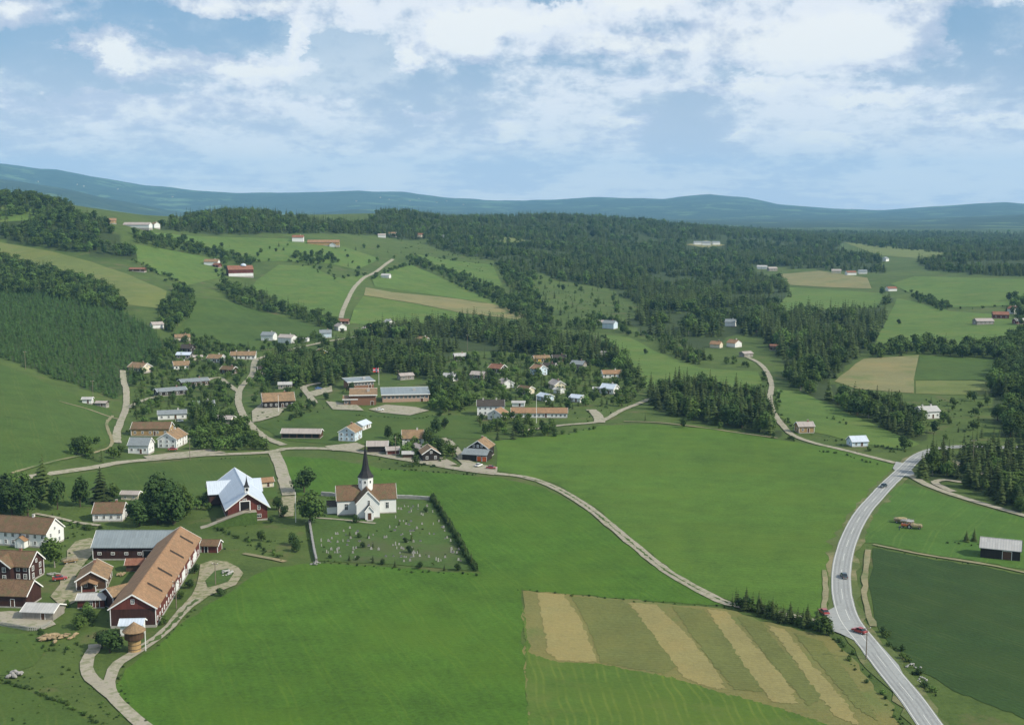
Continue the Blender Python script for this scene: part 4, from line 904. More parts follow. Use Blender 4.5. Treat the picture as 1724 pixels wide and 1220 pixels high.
    # shed right of the long barn
    x, y, _ = ground(356, 927)
    building('lean_shed', 'small brown-roofed shed with open front right of the long barn', 'shed', x, y, -4, 5.4, 4.4, 2.4, 1.2, 'red_boards', 'tile_brown', chim=0, base=.1, corners=True, door=-1.0, dmat='opening_shade')  # open front drawn as a door panel in interior-shade colour
    # house between the trees and white garden house
    x, y, dg, ln = ridge_fit((167, 846), (210, 843), 5.6)
    building('garden_house', 'white house with grey-brown roof half hidden by the farm trees', 'house', x, y - 2.0, 4, 10.0, 8.5, 3.2, 2.6, 'white_boards', 'tile_brown', wf=4, wl=2, chim=1)
    x, y, _ = ground(221, 840)
    building('garden_shed', 'cream shed behind the grey-roofed garden house', 'shed', x, y, -4, 6.4, 3.6, 2.3, .8, 'cream_boards', 'felt_pink', chim=0, base=.2, corners=False, wf=2, win=(.8, .8))
build_farm()

# ------------------------------------------------------------------ the village: one entry per house
# px, py (middle of the footprint on the ground), length, width, ridge bearing, eaves, rise, wall, roof, windows front/left/right, storeys, chimneys, name, category, label
VILLAGE = [
 (291,750,13,8.6,83,4.4,2.7,'white_boards','tile_tan',(4,3,0),2,1,'shop_house','house','tall white house with tan roof beside the village road'),
 (238,762,9,6.8,-4,4.2,2.6,'white_boards','slate_grey',(3,0,2),1,0,'white_store','house','white store with grey roof left of the tall white house'),
 (257,731,18,9,2,3.6,2.4,'tan_boards','tile_brown',(5,1,1),1,0,'long_store','barn','long tan-brown building behind the two white roadside houses'),
 (290,704,14,8,16,2.9,1.4,'white_boards','slate_grey',(4,1,1),1,1,'bungalow','house','grey-roofed bungalow just above the long tan-brown building'),
 (343,687,11,7,16,2.8,1.3,'white_boards','slate_grey',(4,1,1),1,1,'bungalow','house','small grey-roofed bungalow left of the curved lane'),
 (287,664,17,8,32,2.7,1.4,'black_boards','slate_grey',(5,1,1),1,1,'bungalow','house','long dark bungalow at the end of the short side lane'),
 (326,648,17,8,32,2.7,1.4,'brown_boards','slate_grey',(5,1,1),1,1,'bungalow','house','long brown bungalow with slate roof behind the small grey-roofed one'),
 (236,625,12,9,-28,3.0,2.6,'cream_boards','tile_tan',(3,2,2),1,1,'cottage','house','cream cottage with tan roof near the lane end by the plantation'),
 (305,621,10,8,22,3.0,2.2,'white_boards','tile_tan',(3,2,1),1,1,'cottage','house','white cottage with tan roof above the long brown bungalow'),
 (311,603,10,7,-4,2.8,1.4,'grey_boards','sheet_silver',(3,1,1),1,0,'cottage','house','low cottage with pale blue roof above the tan-roofed white cottage'),
 (333,606,6,5,18,2.4,.9,'cream_boards','felt_pink',(1,0,1),1,0,'garage','garage','small pale garage right of the blue-roofed cottage'),
 (316,592,9,8,-22,2.9,2.3,'black_boards','tile_dark',(2,1,2),1,1,'cottage','house','dark cottage directly behind the blue-roofed cottage'),
 (307,573,11,8,20,2.8,1.9,'cream_boards','tile_tan',(3,1,1),1,1,'cottage','house','topmost tan-roofed cottage of the western slope'),
 (364,609,10,8,-12,3.0,2.1,'white_boards','tile_tan',(3,2,2),1,1,'cottage','house','white cottage with tan roof left of the long white house'),
 (410,604,17,8.5,6,3.0,2.2,'white_boards','tile_tan',(6,2,2),1,2,'long_house','house','long white house with tan roof at the top of the curved lane'),
 (453,573,10,8,-12,4.6,2.0,'white_boards','slate_grey',(4,2,2),2,1,'villa','house','white two-storey villa, left one of the pair on the slope'),
 (484,577,12,8.5,-20,4.4,2.0,'white_boards','felt_pink',(4,2,2),2,1,'villa','house','white two-storey villa, right one of the pair on the slope'),
 (513,575,6,5,-8,2.4,.8,'white_boards','sheet_pale',(1,0,1),1,0,'garage','garage','white garage right of the pair of white villas'),
 (548,568,9,7.5,12,4.0,2.0,'blue_shade_boards','slate_grey',(3,2,2),2,1,'villa','house','pale blue house below the foot of the hill lane'),
 (541,601,9,7.5,-65,3.4,2.2,'yellow_boards','tile_tan',(3,2,2),1,1,'cottage','house','yellow house at the edge of the wood behind the school'),
 (573,556,9,7.5,-58,3.6,2.2,'white_boards','felt_pink',(3,2,2),1,1,'cottage','house','white cottage at the foot of the hill lane'),
 (578,545,10,6,-6,2.6,1.6,'brown_boards','tile_red',(2,0,1),1,0,'shed','shed','red-roofed shed across the lane foot'),
 (621,558,9,7,-40,2.8,1.6,'grey_boards','felt_pink',(2,1,1),1,1,'cottage','house','grey cottage right of the hill lane foot'),
 (655,549,9,7,-55,3.4,2.4,'white_boards','sheet_pale',(2,2,2),1,1,'cottage','house','white cottage with pale roof below the tan hill strip'),
 (712,578,9,8,-25,3.2,2.1,'white_boards','tile_tan',(2,2,2),1,1,'cottage','house','lone cottage with tan roof in the ridge wood'),
 (774,606,8,7,14,3.0,1.8,'brown_boards','sheet_pale',(2,1,1),1,1,'cottage','house','brown cottage with pale roof below the ridge wood'),
 (468,684,17,12,16,4.0,3.6,'black_boards','tile_tan',(6,3,2),1,1,'hall','hall','black-boarded hall with wide tan roof left of the school'),
 (480,653,8,6,10,2.5,1.1,'grey_boards','sheet_pale',(2,1,1),1,0,'shed','shed','pale-roofed shed behind the black-boarded hall'),
 (509,736,18.5,7,-3,2.6,1.5,'brown_boards','felt_pink',(0,0,0),1,0,'wagon_shed','shed','long pinkish-roofed wagon shed beside the village road'),
 (590,740,10,7.8,78,4.6,2.4,'blue_shade_boards','tile_tan',(3,3,0),2,1,'villa','house','white two-storey house with shade-tinted wall colour behind the church spire'),  # white walls, their bluish shade put into the board colour
 (609,722,9,5.5,70,2.6,1.4,'white_boards','sheet_silver',(3,0,1),1,0,'annex','shed','silver-roofed annex behind the shade-tinted white house'),
 (695,748,9.5,7.5,6,3.8,3.0,'white_boards','tile_tan',(3,2,1),2,1,'cottage','house','steep tan-roofed white house among trees right of the spire'),
 (636,760,9,6,4,3.2,1.6,'black_boards','felt_pink',(0,0,0),1,0,'shed','shed','dark shed with pale roof just right of the spire tip'),
 (661,764,5.5,4.5,12,2.2,1.0,'red_boards','felt_pink',(0,0,0),1,0,'shed','shed','small red-walled shed between two dark sheds'),
 (687,770,4.5,3.6,4,2.0,.8,'brown_boards','sheet_pale',(0,0,0),1,0,'shed','shed','tiny pale-roofed hut in the thicket beyond the spire'),
 (723,773,9,7.4,104,3.4,2.4,'black_boards','tile_tan',(0,2,0),1,0,'store_house','shed','dark store house with white-edged gable beyond the church'),
 (707,760,9,4.5,-60,2.2,.9,'grey_boards','felt_pink',(0,0,0),1,0,'shed','shed','narrow grey shed behind the white-gabled store house'),
 (826,697,14,9,2,5.2,2.4,'white_boards','tile_dark',(5,2,2),2,2,'big_house','house','large white house with dark roof beside the terraced house'),
 (838,705,9,7.5,70,3.2,2.2,'white_boards','tile_orange',(2,2,0),1,0,'cottage','house','white cottage with orange roof in front of the large white house'),
 (908,701,29,9,-2,2.7,1.9,'white_boards','tile_orange',(13,1,1),1,0,'terraced_house','house','long low terraced house with orange roof and white front'),
 (873,684,6.5,4.5,-4,2.3,.7,'white_boards','sheet_pale',(1,0,0),1,0,'garage','garage','pale flat-roofed garage behind the terraced house'),
 (838,626,9.5,7.5,-35,2.9,2.2,'black_boards','tile_red',(2,1,2),1,1,'cottage','house','black cottage with red-brown roof in the middle of the gardens'),
 (907,631,8,7.5,-50,4.4,2.2,'blue_shade_boards','tile_orange',(2,2,2),2,1,'villa','house','pale blue villa with orange roof in the gardens'),
 (911,609,11,7.5,12,2.9,1.6,'yellow_boards','tile_tan',(3,1,1),1,1,'bungalow','house','yellow bungalow with tan roof under the ridge wood'),
 (937,654,9,7,-65,3.0,2.2,'cream_boards','felt_pink',(2,2,2),1,1,'cottage','house','cream cottage with pinkish roof below the blue villa'),
 (941,662,5,4,-40,2.3,.8,'white_boards','sheet_pale',(1,0,0),1,0,'garage','garage','small white garage in front of the pinkish-roofed cottage'),
 (851,652,9,7,-65,3.0,2.0,'white_boards','felt_pink',(2,2,2),1,1,'cottage','house','white cottage beside a round dark tree in the gardens'),
 (1020,603,10,7,-62,2.8,2.0,'cream_boards','felt_pink',(2,1,1),1,0,'cottage','house','cottage with bare pinkish roof beside the middle meadow'),
 (1029,635,12,7.5,8,2.8,1.8,'white_boards','tile_orange',(4,1,1),1,1,'bungalow','house','long orange-roofed bungalow at the right end of the gardens'),
 (1026,662,8.5,7,-30,3.4,2.2,'white_boards','sheet_silver',(2,2,2),1,1,'cottage','house','white house with silver roof above the lane fork'),
 (1006,660,5,4,-8,2.3,.7,'white_boards','sheet_pale',(1,0,0),1,0,'garage','garage','white garage left of the silver-roofed house'),
 (918,674,8,6,-55,2.7,1.4,'blue_shade_boards','sheet_silver',(2,1,1),1,0,'cottage','house','pale cottage with silver roof behind the terraced house'),
 (972,676,7,5.5,-35,2.6,1.4,'white_boards','sheet_silver',(2,1,1),1,0,'cottage','house','small white cottage left of the lane fork'),
 (1027,553,11,8.5,-30,5.0,2.2,'blue_shade_boards','slate_grey',(3,2,2),2,1,'villa','house','white-blue villa above the middle meadow'),
 (1012,546,7,6,10,2.6,1.2,'grey_boards','felt_pink',(1,0,0),1,0,'shed','shed','grey shed behind the white-blue villa'),
 (1230,549,9,8,-20,4.2,2.2,'white_boards','slate_grey',(3,2,2),2,1,'villa','house','white house in a clearing of the large wood'),
 (1206,585,8,7,-30,3.0,2.0,'cream_boards','tile_orange',(2,1,2),1,1,'cottage','house','cream cottage, left one of the pair at the wood edge'),
 (1236,584,8.5,8,-50,3.6,2.2,'white_boards','tile_orange',(2,2,2),1,1,'cottage','house','white cottage with orange roof, right one of the pair at the wood edge'),
 (1256,600,8,6,28,2.5,1.2,'grey_boards','felt_pink',(1,0,1),1,0,'shed','shed','pale-roofed shed at the upper end of the right lane'),
 (1305,589,8,6,-4,2.8,1.4,'brown_boards','tile_red',(2,0,0),1,0,'cottage','house','reddish cottage at the wood edge above the right lane'),
 (1330,594,6,5,-20,2.6,1.4,'white_boards','sheet_pale',(1,1,1),1,0,'cottage','house','tiny white cottage at the wood edge above the right lane'),
 (1354,727,7.5,6.5,6,3.4,1.6,'tan_boards','felt_pink',(2,1,2),1,1,'cottage','house','tan cottage beside the lane along the big meadow'),
 (1443,750,7.5,6,10,2.6,1.9,'blue_shade_boards','sheet_silver',(2,1,1),1,0,'cottage','house','small pale blue cottage near the main road junction'),
 (1560,703,10,8,14,4.0,2.0,'white_boards','sheet_pale',(4,2,2),1,2,'villa','house','white house above the main road bend'),
 (1655,546,16,9,6,3.4,2.0,'grey_boards','felt_pink',(4,1,1),1,0,'barn','barn','grey barn, leftmost building of the right-edge farm'),
 (1684,536,14,8,-12,4.0,2.4,'red_boards','tile_red',(3,1,1),1,0,'barn','barn','red barn in the middle of the right-edge farm'),
 (1706,528,8,8,-60,5.0,2.4,'white_boards','tile_red',(3,2,2),2,1,'house','house','white house at the back of the right-edge farm'),
 (1716,545,10,7,10,3.0,1.8,'red_boards','sheet_pale',(2,1,1),1,0,'shed','shed','red shed at the front of the right-edge farm'),
 (357,447,16,9,-4,4.6,2.6,'white_boards','tile_tan',(4,2,2),2,1,'farmhouse','house','white farmhouse left of the red hill barn'),
 (366,450,8,6,-30,3.0,1.8,'red_boards','tile_red',(1,1,1),1,0,'shed','shed','small red outhouse between farmhouse and red hill barn'),
 (232,384,34,10,-8,4.2,2.8,'white_boards','felt_pink',(8,1,1),1,0,'hill_barn','barn','long white barn on the skyline of the left hill'),
 (262,384,10,8,-50,5.0,2.6,'white_boards','tile_tan',(3,2,2),2,1,'farmhouse','house','white farmhouse right of the long skyline barn'),
 (187,376,12,8,20,3.6,2.4,'tan_boards','tile_orange',(3,1,1),1,0,'farmhouse','house','orange-roofed house left of the long skyline barn'),
 (502,407,15,10,4,6.0,2.8,'white_boards','tile_red',(4,2,2),2,1,'farmhouse','house','white two-storey farmhouse with red roof on the upper meadow'),
 (545,413,42,11,4,4.4,2.8,'tan_boards','tile_orange',(0,0,0),1,0,'hill_barn','barn','long barn with orange roof on the upper meadow'),
 (561,416,9,8,84,4.0,2.2,'white_boards','tile_tan',(1,1,0),1,0,'annex','barn','white annex in front of the long orange-roofed barn'),
 (1174,412,16,10,4,5.0,2.4,'white_boards','slate_grey',(3,1,1),1,0,'farm_building','house','white building, left of three in the forest clearing'),
 (1189,413,18,11,-6,6.0,2.6,'white_boards','slate_grey',(4,1,1),2,0,'farm_building','house','white building, middle of three in the forest clearing'),
 (1205,412,16,10,8,5.0,2.4,'white_boards','slate_grey',(3,1,1),1,0,'farm_building','house','white building, right of three in the forest clearing'),
 (643,400,12,8,5,4.0,2.0,'white_boards','felt_pink',(2,1,1),1,0,'farm_building','house','pale house, left of those under the wooded knoll'),
 (661,398,12,8,-10,4.6,2.4,'white_boards','tile_tan',(2,1,1),1,0,'farm_building','house','white house, second of those under the wooded knoll'),
 (708,399,11,8,12,4.0,2.2,'cream_boards','tile_red',(2,1,1),1,0,'farm_building','house','cream house, third of those under the wooded knoll'),
 (749,402,11,8,12,4.0,2.2,'white_boards','slate_grey',(2,1,1),1,0,'farm_building','house','white house, rightmost of those under the wooded knoll'),
 (1283,453,16,9,-14,4.0,2.2,'white_boards','sheet_pale',(3,1,1),1,0,'farm_building','house','white house left of the tan clearing'),
 (1300,456,14,9,10,4.0,2.2,'grey_boards','felt_pink',(3,1,1),1,0,'farm_building','house','grey house left of the tan clearing'),
 (1408,460,14,9,-14,4.0,2.2,'cream_boards','felt_pink',(3,1,1),1,0,'farm_building','house','cream house, left of the row behind the tan clearing'),
 (1432,463,14,9,10,4.0,2.2,'white_boards','tile_red',(3,1,1),1,0,'farm_building','house','red-roofed house, middle of the row behind the tan clearing'),
 (1452,461,12,9,-4,4.0,2.2,'white_boards','slate_grey',(3,1,1),1,0,'farm_building','house','white house, right of the row behind the tan clearing'),
 (1490,440,13,9,50,5.0,2.6,'white_boards','slate_grey',(2,1,1),1,0,'farm_building','house','white house below the far right clearing'),
 (1500,490,12,8,14,3.6,2.0,'white_boards','tile_red',(2,1,1),1,0,'farm_building','house','white house beside a round tree between the far right meadows'),
 (650,468,10,7,-14,3.2,1.8,'white_boards','sheet_pale',(2,1,1),1,0,'cottage','house','small white house under the trees beside the hill lane'),
 (264,552,9,7,35,3.0,1.8,'white_boards','felt_pink',(2,1,1),1,0,'cottage','house','pale cottage in the gully between plantation and hill meadow'),
 (232,457,16,7,-4,2.6,1.4,'brown_boards','tile_red',(2,0,0),1,0,'shed','shed','low red-roofed shed on the slope above the yellow meadow'),
 (148,679,5,4,4,2.6,.8,'white_boards','sheet_pale',(1,0,1),1,0,'kiosk','hut','white hut with dark roof beside the slope field'),
 (172,684,6,4,-4,2.2,.7,'grey_boards','felt_pink',(1,0,0),1,0,'shed','shed','low grey shed right of the white hut'),
 (380,712,8,6,-10,2.6,1.2,'cream_boards','felt_pink',(2,1,1),1,0,'cottage','house','low pale cottage in the thicket left of the curved lane'),
 (806,637,9,7,-20,2.8,1.7,'grey_boards','felt_pink',(2,1,1),1,0,'cottage','house','grey cottage below the black cottage in the gardens'),
 (925,622,8,6.5,-15,2.8,1.6,'brown_boards','tile_dark',(2,1,1),1,1,'cottage','house','dark cottage right of the pale blue villa'),
 (941,608,9,7,5,2.8,1.7,'brown_boards','tile_dark',(2,1,1),1,1,'cottage','house','dark-roofed cottage right of the yellow bungalow'),
 (974,620,9,7.5,-25,3.2,2.0,'grey_boards','slate_grey',(2,2,2),1,1,'cottage','house','grey cottage in the middle of the right gardens'),
 (683,638,9,6,25,2.6,1.2,'grey_boards','felt_pink',(2,1,1),1,0,'shed','shed','low grey shed above the wide school block'),
 (758,641,8,6.5,-30,2.9,1.8,'white_boards','sheet_pale',(2,1,1),1,1,'cottage','house','white cottage right of the school wood'),
 (885,662,8,6.5,-40,2.8,1.6,'cream_boards','tile_brown',(2,1,1),1,0,'cottage','house','brown-roofed cottage above the terraced house'),
 (446,628,9,7,15,2.8,1.7,'brown_boards','tile_dark',(2,1,1),1,1,'cottage','house','dark cottage right of the curved lane'),
 (386,628,9,7,-20,2.8,1.7,'brown_boards','tile_brown',(2,1,1),1,1,'cottage','house','brown cottage below the long white house'),
 (447,819,5.5,4,24,2.4,1.1,'cream_boards','tile_orange',(1,0,1),1,0,'shed','shed','small orange-roofed shed right of the silver-roofed barn'),
]
for (px, py, L, W, deg, e, r, wall, roof, (nf, nl, nr), rows, ch, nm, cat, lab) in VILLAGE:
    x, y, z = ground(px, py); D = math.hypot(x, y); far = D > 900
    win = (1.0, 1.2) if D < 800 else (1.2, 1.3)
    base = .4
    building(nm, lab, cat, x, y, deg, L, W, e, r, wall, roof, far=far, wf=nf, wl=nl, wr=nr, rows=rows, chim=ch, win=win, mull=D < 700, corners=(D < 700 and wall not in ('black_boards', 'brown_boards')),
             door=(None if nf == 0 or far else .12 * L), base=base, trim='white_trim' if wall not in ('grey_boards',) else 'dark_trim', cmat='chimney_white' if 'white' in wall else 'chimney_brick')
# wagon shed's open front: flat dark panels painted as the shade inside
o = next(o for o in bpy.data.objects if o.name == 'wagon_shed')
for k in range(5): MB().box((0, -.03, 1.0), (2.9, .06, 2.0)).obj('bay_shade', 'opening_shade', o, loc=(-7.2 + k * 3.6, -3.5, .35))

# big red barn on the hill: red boards over a whitewashed ground floor
x, y, z = ground(404, 465)
b = building('hill_barn', 'big red barn with arched roof and whitewashed lower wall on the hill', 'barn', x, y, 22, 27, 14, 7.6, 4.0, 'red_boards', 'tile_red', chim=0, far=True)
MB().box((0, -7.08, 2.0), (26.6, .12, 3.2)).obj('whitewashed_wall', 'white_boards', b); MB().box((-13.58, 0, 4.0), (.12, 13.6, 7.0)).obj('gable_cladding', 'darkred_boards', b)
cup = MB().lathe([(3.2, 11.2), (3.2, 12.2), (2.2, 13.4), (.2, 14.0)], 12).obj('roof_dome', 'sheet_silver', b, loc=(4, 0, 0))
for k in range(6): add_window(b, -11 + k * 4.4, -7.14, 1.2, 0, 1.3, 1.3, False, False)

# hay barn beside the right meadow
A, B = above(1653, 905, 5.2), above(1714, 911, 5.2); x, y = (A[0] + B[0]) / 2, (A[1] + B[1]) / 2
dg = math.degrees(math.atan2(B[1] - A[1], B[0] - A[0]))
hb = building('hay_barn', 'weathered dark hay barn with grey sheet roof in the right meadow', 'barn', x, y - 1.0, dg, 11.6, 7.2, 3.4, 2.2, 'black_boards', 'sheet_pale', chim=0, base=.15, corners=False, trim='dark_trim')
add_door(hb, 2.0, -3.6, .2, 0, 2.6, 2.6, 'brown_door', 'barn_door')

# dark house with two orange garage doors
x, y, z = ground(812, 770)
dh = building('garage_house', 'dark gabled house with grey garage roof and two orange doors', 'house', x - .6, y + 3.5, 74, 9.5, 9.0, 4.6, 3.0, 'black_boards', 'tile_tan', chim=1, wl=3, rows=2, base=.4, corners=False, far=False)
ga = link('garage', gable_walls(11.0, 8.0, 3.0, 1.6, .2).mesh('garage', 'black_boards'), dh, loc=(-7.8, -.6, 0), rz=-math.pi / 2)
gable_roof(11.0, 8.0, 3.0, 1.6, .5, .4, .18).obj('roof', 'slate_grey', ga)
for k, u in enumerate((2.2, 4.6)): add_door(ga, u, -4.0, .2, 0, 1.9, 2.1, 'orange_paint', 'garage_door')
for u in (-1.8, 0, 1.8): add_window(dh, -4.75, u, 4.9, -math.pi / 2, .9, 1.0)

# ------------------------------------------------------------------ the school: three low blocks
def flat_block(name, label, px, py, deg, L, W, h, wall, roof, wf=0, wl=0, wr=0, win=(1.6, 1.5), band=None, tilt=0.9):
    x, y, z = ground(px, py); root = thing(name, (x, y, z), R(deg), label, 'school'); FOOT.append((x, y, max(L, W) * .55 + 1))
    v = [(sx * L / 2, sy * W / 2, -1.5) for sx, sy in ((-1, -1), (1, -1), (1, 1), (-1, 1))] + [(sx * L / 2, sy * W / 2, h + (tilt if sy > 0 else 0)) for sx, sy in ((-1, -1), (1, -1), (1, 1), (-1, 1))]
    MB().add(v, [(3, 2, 1, 0), (4, 5, 6, 7), (0, 1, 5, 4), (1, 2, 6, 5), (2, 3, 7, 6), (3, 0, 4, 7)]).obj('wall', wall, root)
    ov = .8; q = tilt / W
    v = [(sx * (L / 2 + ov), sy * (W / 2 + ov), h + .03 + dz + (tilt + ov * q if sy > 0 else -ov * q)) for dz in (0, .3) for sx, sy in ((-1, -1), (1, -1), (1, 1), (-1, 1))]
    rf = MB().add(v, [(3, 2, 1, 0), (4, 5, 6, 7), (0, 1, 5, 4), (1, 2, 6, 5), (2, 3, 7, 6), (3, 0, 4, 7)]).obj('roof', roof, root)
    fs = MB()
    for sy in (-1, 1): fs.box((0, sy * (W / 2 + ov + .06), h + .2 + (tilt + ov * q if sy > 0 else -ov * q)), (L + 2 * ov, .1, .5))
    fs.obj('fascia', 'white_trim', rf)
    MB().box((L * .2, 0, h + tilt * .5 + .9), (1.6, 1.2, 1.4)).obj('vent', 'sheet_pale', rf)
    for n, ln, f in ((wf, L, lambda u, zb: add_window(root, u, -W / 2, zb, 0, *win)), (wl, W, lambda u, zb: add_window(root, -L / 2, u, zb, -math.pi / 2, *win)), (wr, W, lambda u, zb: add_window(root, L / 2, u, zb, math.pi / 2, *win))):
        for i in range(n): f((i + .5) / n * ln - ln / 2, h - win[1] - .7)
    add_door(root, L * .35, -W / 2, 0, 0, 1.6, 2.2)
    return root
flat_block('school_block', 'school block with tilted grey roof and white window band at the back', 604, 652, 24, 16, 9.5, 4.2, 'brick_brown', 'sheet_blue', 8, 0, 2)
flat_block('school_hall', 'brown brick school hall with tan roof in the middle of the school', 612, 679, 6, 14, 12, 5.6, 'brick_brown', 'tile_tan', 0, 0, 2, (1.2, 1.0), tilt=1.6)
flat_block('school_block', 'wide school block with blue-grey roof right of the brick hall', 682, 673, 8, 26, 14, 4.2, 'brick_tan', 'sheet_blue', 11, 1, 2, tilt=1.6)
flat_block('school_link', 'low link building with tan roof left of the brick hall', 590, 680, 6, 7, 8, 3.2, 'brick_brown', 'tile_tan', 3, 1, 0, tilt=.6)

# ------------------------------------------------------------------ churchyard: walls, hedge, graves
def wall_run(name, label, pix, w_, h_, mat='stone_pale'):
    """a dry stone wall: courses of separate stones along a line"""
    pts = spline([ground(*p)[:2] for p in pix], 1.6); o0 = pts[0]
    root = thing(name, (o0[0], o0[1], float(hgt(*o0))), 0, label, 'wall'); rnd = random.Random(len(label))
    core = MB(); ms = []
    for k in range(4):
        bm = MB(); a, b_, c = .84, w_ * .5, h_ * .52
        bm.box((0, 0, 0), (1.0, 1.0, 1.0)); bm.v = [(x * (1 + rnd.uniform(-.1, .1)), y * (1 + rnd.uniform(-.12, .12)), z * (1 + rnd.uniform(-.12, .12))) for x, y, z in bm.v]; ms.append(bm.mesh('stone', mat))
    for i in range(len(pts) - 1):
        a, b_ = pts[i], pts[i + 1]; m_ = (a + b_) / 2; ang = math.atan2(b_[1] - a[1], b_[0] - a[0]); ln = np.linalg.norm(b_ - a)
        for c in range(2):
            s = link('stone', ms[rnd.randrange(4)], root, loc=(m_[0] - o0[0], m_[1] - o0[1], float(hgt(*m_)) - float(hgt(*o0)) + h_ * (.25 + .5 * c) + .02), rz=ang + rnd.uniform(-.06, .06))
            s.scale = (ln * rnd.uniform(.96, 1.06), w_ * rnd.uniform(.9, 1.08), h_ * .52)
wall_run('churchyard_wall', 'pale stone wall behind the church, left of it', [(541, 834), (556, 835), (568, 837)], .9, 1.5)
wall_run('churchyard_wall', 'pale stone wall behind the church, reaching right to the hedge', [(666, 839), (695, 840), (724, 842)], .9, 1.4)
wall_run('churchyard_wall', 'low stone wall running down the left side of the churchyard', [(521, 880), (525, 905), (529, 928), (533, 946)], .7, 1.2, 'granite')

# graves
yard = [(545, 886), (640, 888), (668, 872), (668, 848), (718, 850), (748, 884), (775, 925), (788, 952), (720, 948), (640, 943), (545, 938), (537, 900)]
stone_m = []
for k, (w_, h_, mt) in enumerate(((.75, 1.1, 'granite'), (.6, 1.35, 'stone_pale'), (.95, .9, 'granite_dark'), (.5, 1.6, 'stone_pale'), (.8, 1.15, 'stone_pale'))):
    prof = [(-w_ / 2, 0), (w_ / 2, 0), (w_ / 2, h_ * .8), (w_ * .3, h_ * .95), (0, h_), (-w_ * .3, h_ * .95), (-w_ / 2, h_ * .8)]
    n = len(prof); mb = MB().add([(x, -.1, z) for x, z in prof] + [(x, .1, z) for x, z in prof], [tuple(range(n)), tuple(range(2 * n - 1, n - 1, -1))] + [(i, n + i, n + (i + 1) % n, (i + 1) % n) for i in range(n)])
    stone_m.append((mb.mesh('headstone', mt), MB().box((0, 0, .04), (w_ + .3, .5, .24)).mesh('plinth', 'granite'), ('grey rounded', 'slim pale', 'low dark', 'tall pale', 'broad pale')[k], k))
rnd = random.Random(11); cnt = 0
while cnt < 125:
    px, py = rnd.uniform(535, 790), rnd.uniform(846, 955)
    if not inside(yard, np.array([px]), np.array([py]))[0]: continue
    x, y, z = ground(px, py); y = round(y / 4.4) * 4.4 + rnd.uniform(-.9, .9); x += rnd.uniform(-.3, .3); z = float(hgt(x, y))
    hm, pm, wd, k = stone_m[rnd.choice((0, 0, 0, 1, 2, 2, 3, 4))]
    g = thing('gravestone', (x, y, z + .1), R(11) + rnd.uniform(-.12, .12), wd + ' gravestone in the ' + ('upper ' if py < 895 else ('middle ' if py < 922 else 'lower ')) + ('left' if px < 590 else ('left centre' if px < 635 else ('right centre' if px < 690 else 'right'))) + ' part of the churchyard', 'gravestone', wd + ' gravestones in the churchyard')
    s = rnd.uniform(.45, .8); g.scale = (s, s, s); link('headstone', hm, g); link('plinth', pm, g); cnt += 1

# ------------------------------------------------------------------ poles and flags
def pole(px, py, h, label, arm=True, mat='pole_wood', name='utility_pole', r=.16, cat='pole'):
    x, y, z = ground(px, py); root = thing(name, (x, y, z), rnd.uniform(0, 3), label, cat)
    MB().lathe([(r, -.5), (r * .65, h)], 8).obj('shaft', mat, root)
    if arm:
        a = MB().box((0, 0, h - .6), (2.0, .14, .14)).obj('crossarm', mat, root)
        for u in (-.85, 0, .85): MB().lathe([(.05, h - .53), (.09, h - .4), (.04, h - .25)], 6, (u, 0)).obj('insulator', 'white_trim', a)
    return root
pole(1458, 1110, 8.5, 'tall wooden pole at the left verge of the main road')
pole(1637, 800, 15, 'tall bare pole in the wood inside the road bend')
pole(1054, 556, 13, 'pole beside the white-blue villa')
pole(903, 712, 14, 'white pole before the terraced house', False, 'white_trim', r=.13)
pole(320, 775, 10, 'wooden pole beside the tall white house')
pole(297, 1024, 8, 'wooden pole beside the long barn drive')
pole(363, 985, 7, 'wooden pole on the turning yard island')
pole(666, 768, 9, 'wooden pole left of the small red-walled shed')
pole(157, 676, 12, 'pole right of the white hut')
pole(43, 622, 11, 'pole at the plantation edge on the slope field')
pole(787, 592, 13, 'leaning pole at the ridge wood edge')
pole(1002, 594, 13, 'pole left of the bare pinkish-roofed cottage')
def flagpole(px, py, h, label, flag=False):
    root = pole(px, py, h, label, False, 'white_trim', 'flagpole', .12, 'flagpole')
    MB().lathe([(.02, h), (.16, h + .12), (.02, h + .3)], 8).obj('knob', 'white_trim', root)
    if flag:
        root.rotation_euler = (0, 0, R(180)); fw, fh = 3.4, 2.4
        f = MB(); n = 10
        def strip(mb, x0, x1, z0, z1):
            for s in (-1, 1):
                v = [(x, .25 * math.sin(x * 2.2) + s * .012, z) for x in np.linspace(x0, x1, 5) for z in (z0, z1)]
                mb.add(v, [(2 * i, 2 * i + 2, 2 * i + 3, 2 * i + 1) if s < 0 else (2 * i + 1, 2 * i + 3, 2 * i + 2, 2 * i) for i in range(4)])
        cl = root; xs = [0.1, .95, 1.2, 1.5, 1.75, 3.5]; zs = [h - 2.5, h - 1.62, h - 1.42, h - 1.12, h - .92, h - .05]
        red, wh, bl = MB(), MB(), MB()
        for i in range(5):
            for j in range(5):
                t_ = bl if (i == 2 or j == 2) else (wh if (i in (1, 3) or j in (1, 3)) else red); strip(t_, xs[i], xs[i + 1], zs[j], zs[j + 1])
        fo = red.obj('flag', 'flag_red', root); wh.obj('white_cross', 'flag_white', fo); bl.obj('blue_cross', 'flag_blue', fo)
    return root
flagpole(498, 879, 10.5, 'white flagpole left of the church beside the tree')
flagpole(469, 694, 9.0, 'white flagpole before the black-boarded hall')
flagpole(638, 648, 10.5, 'white flagpole flying a red flag behind the school', True)

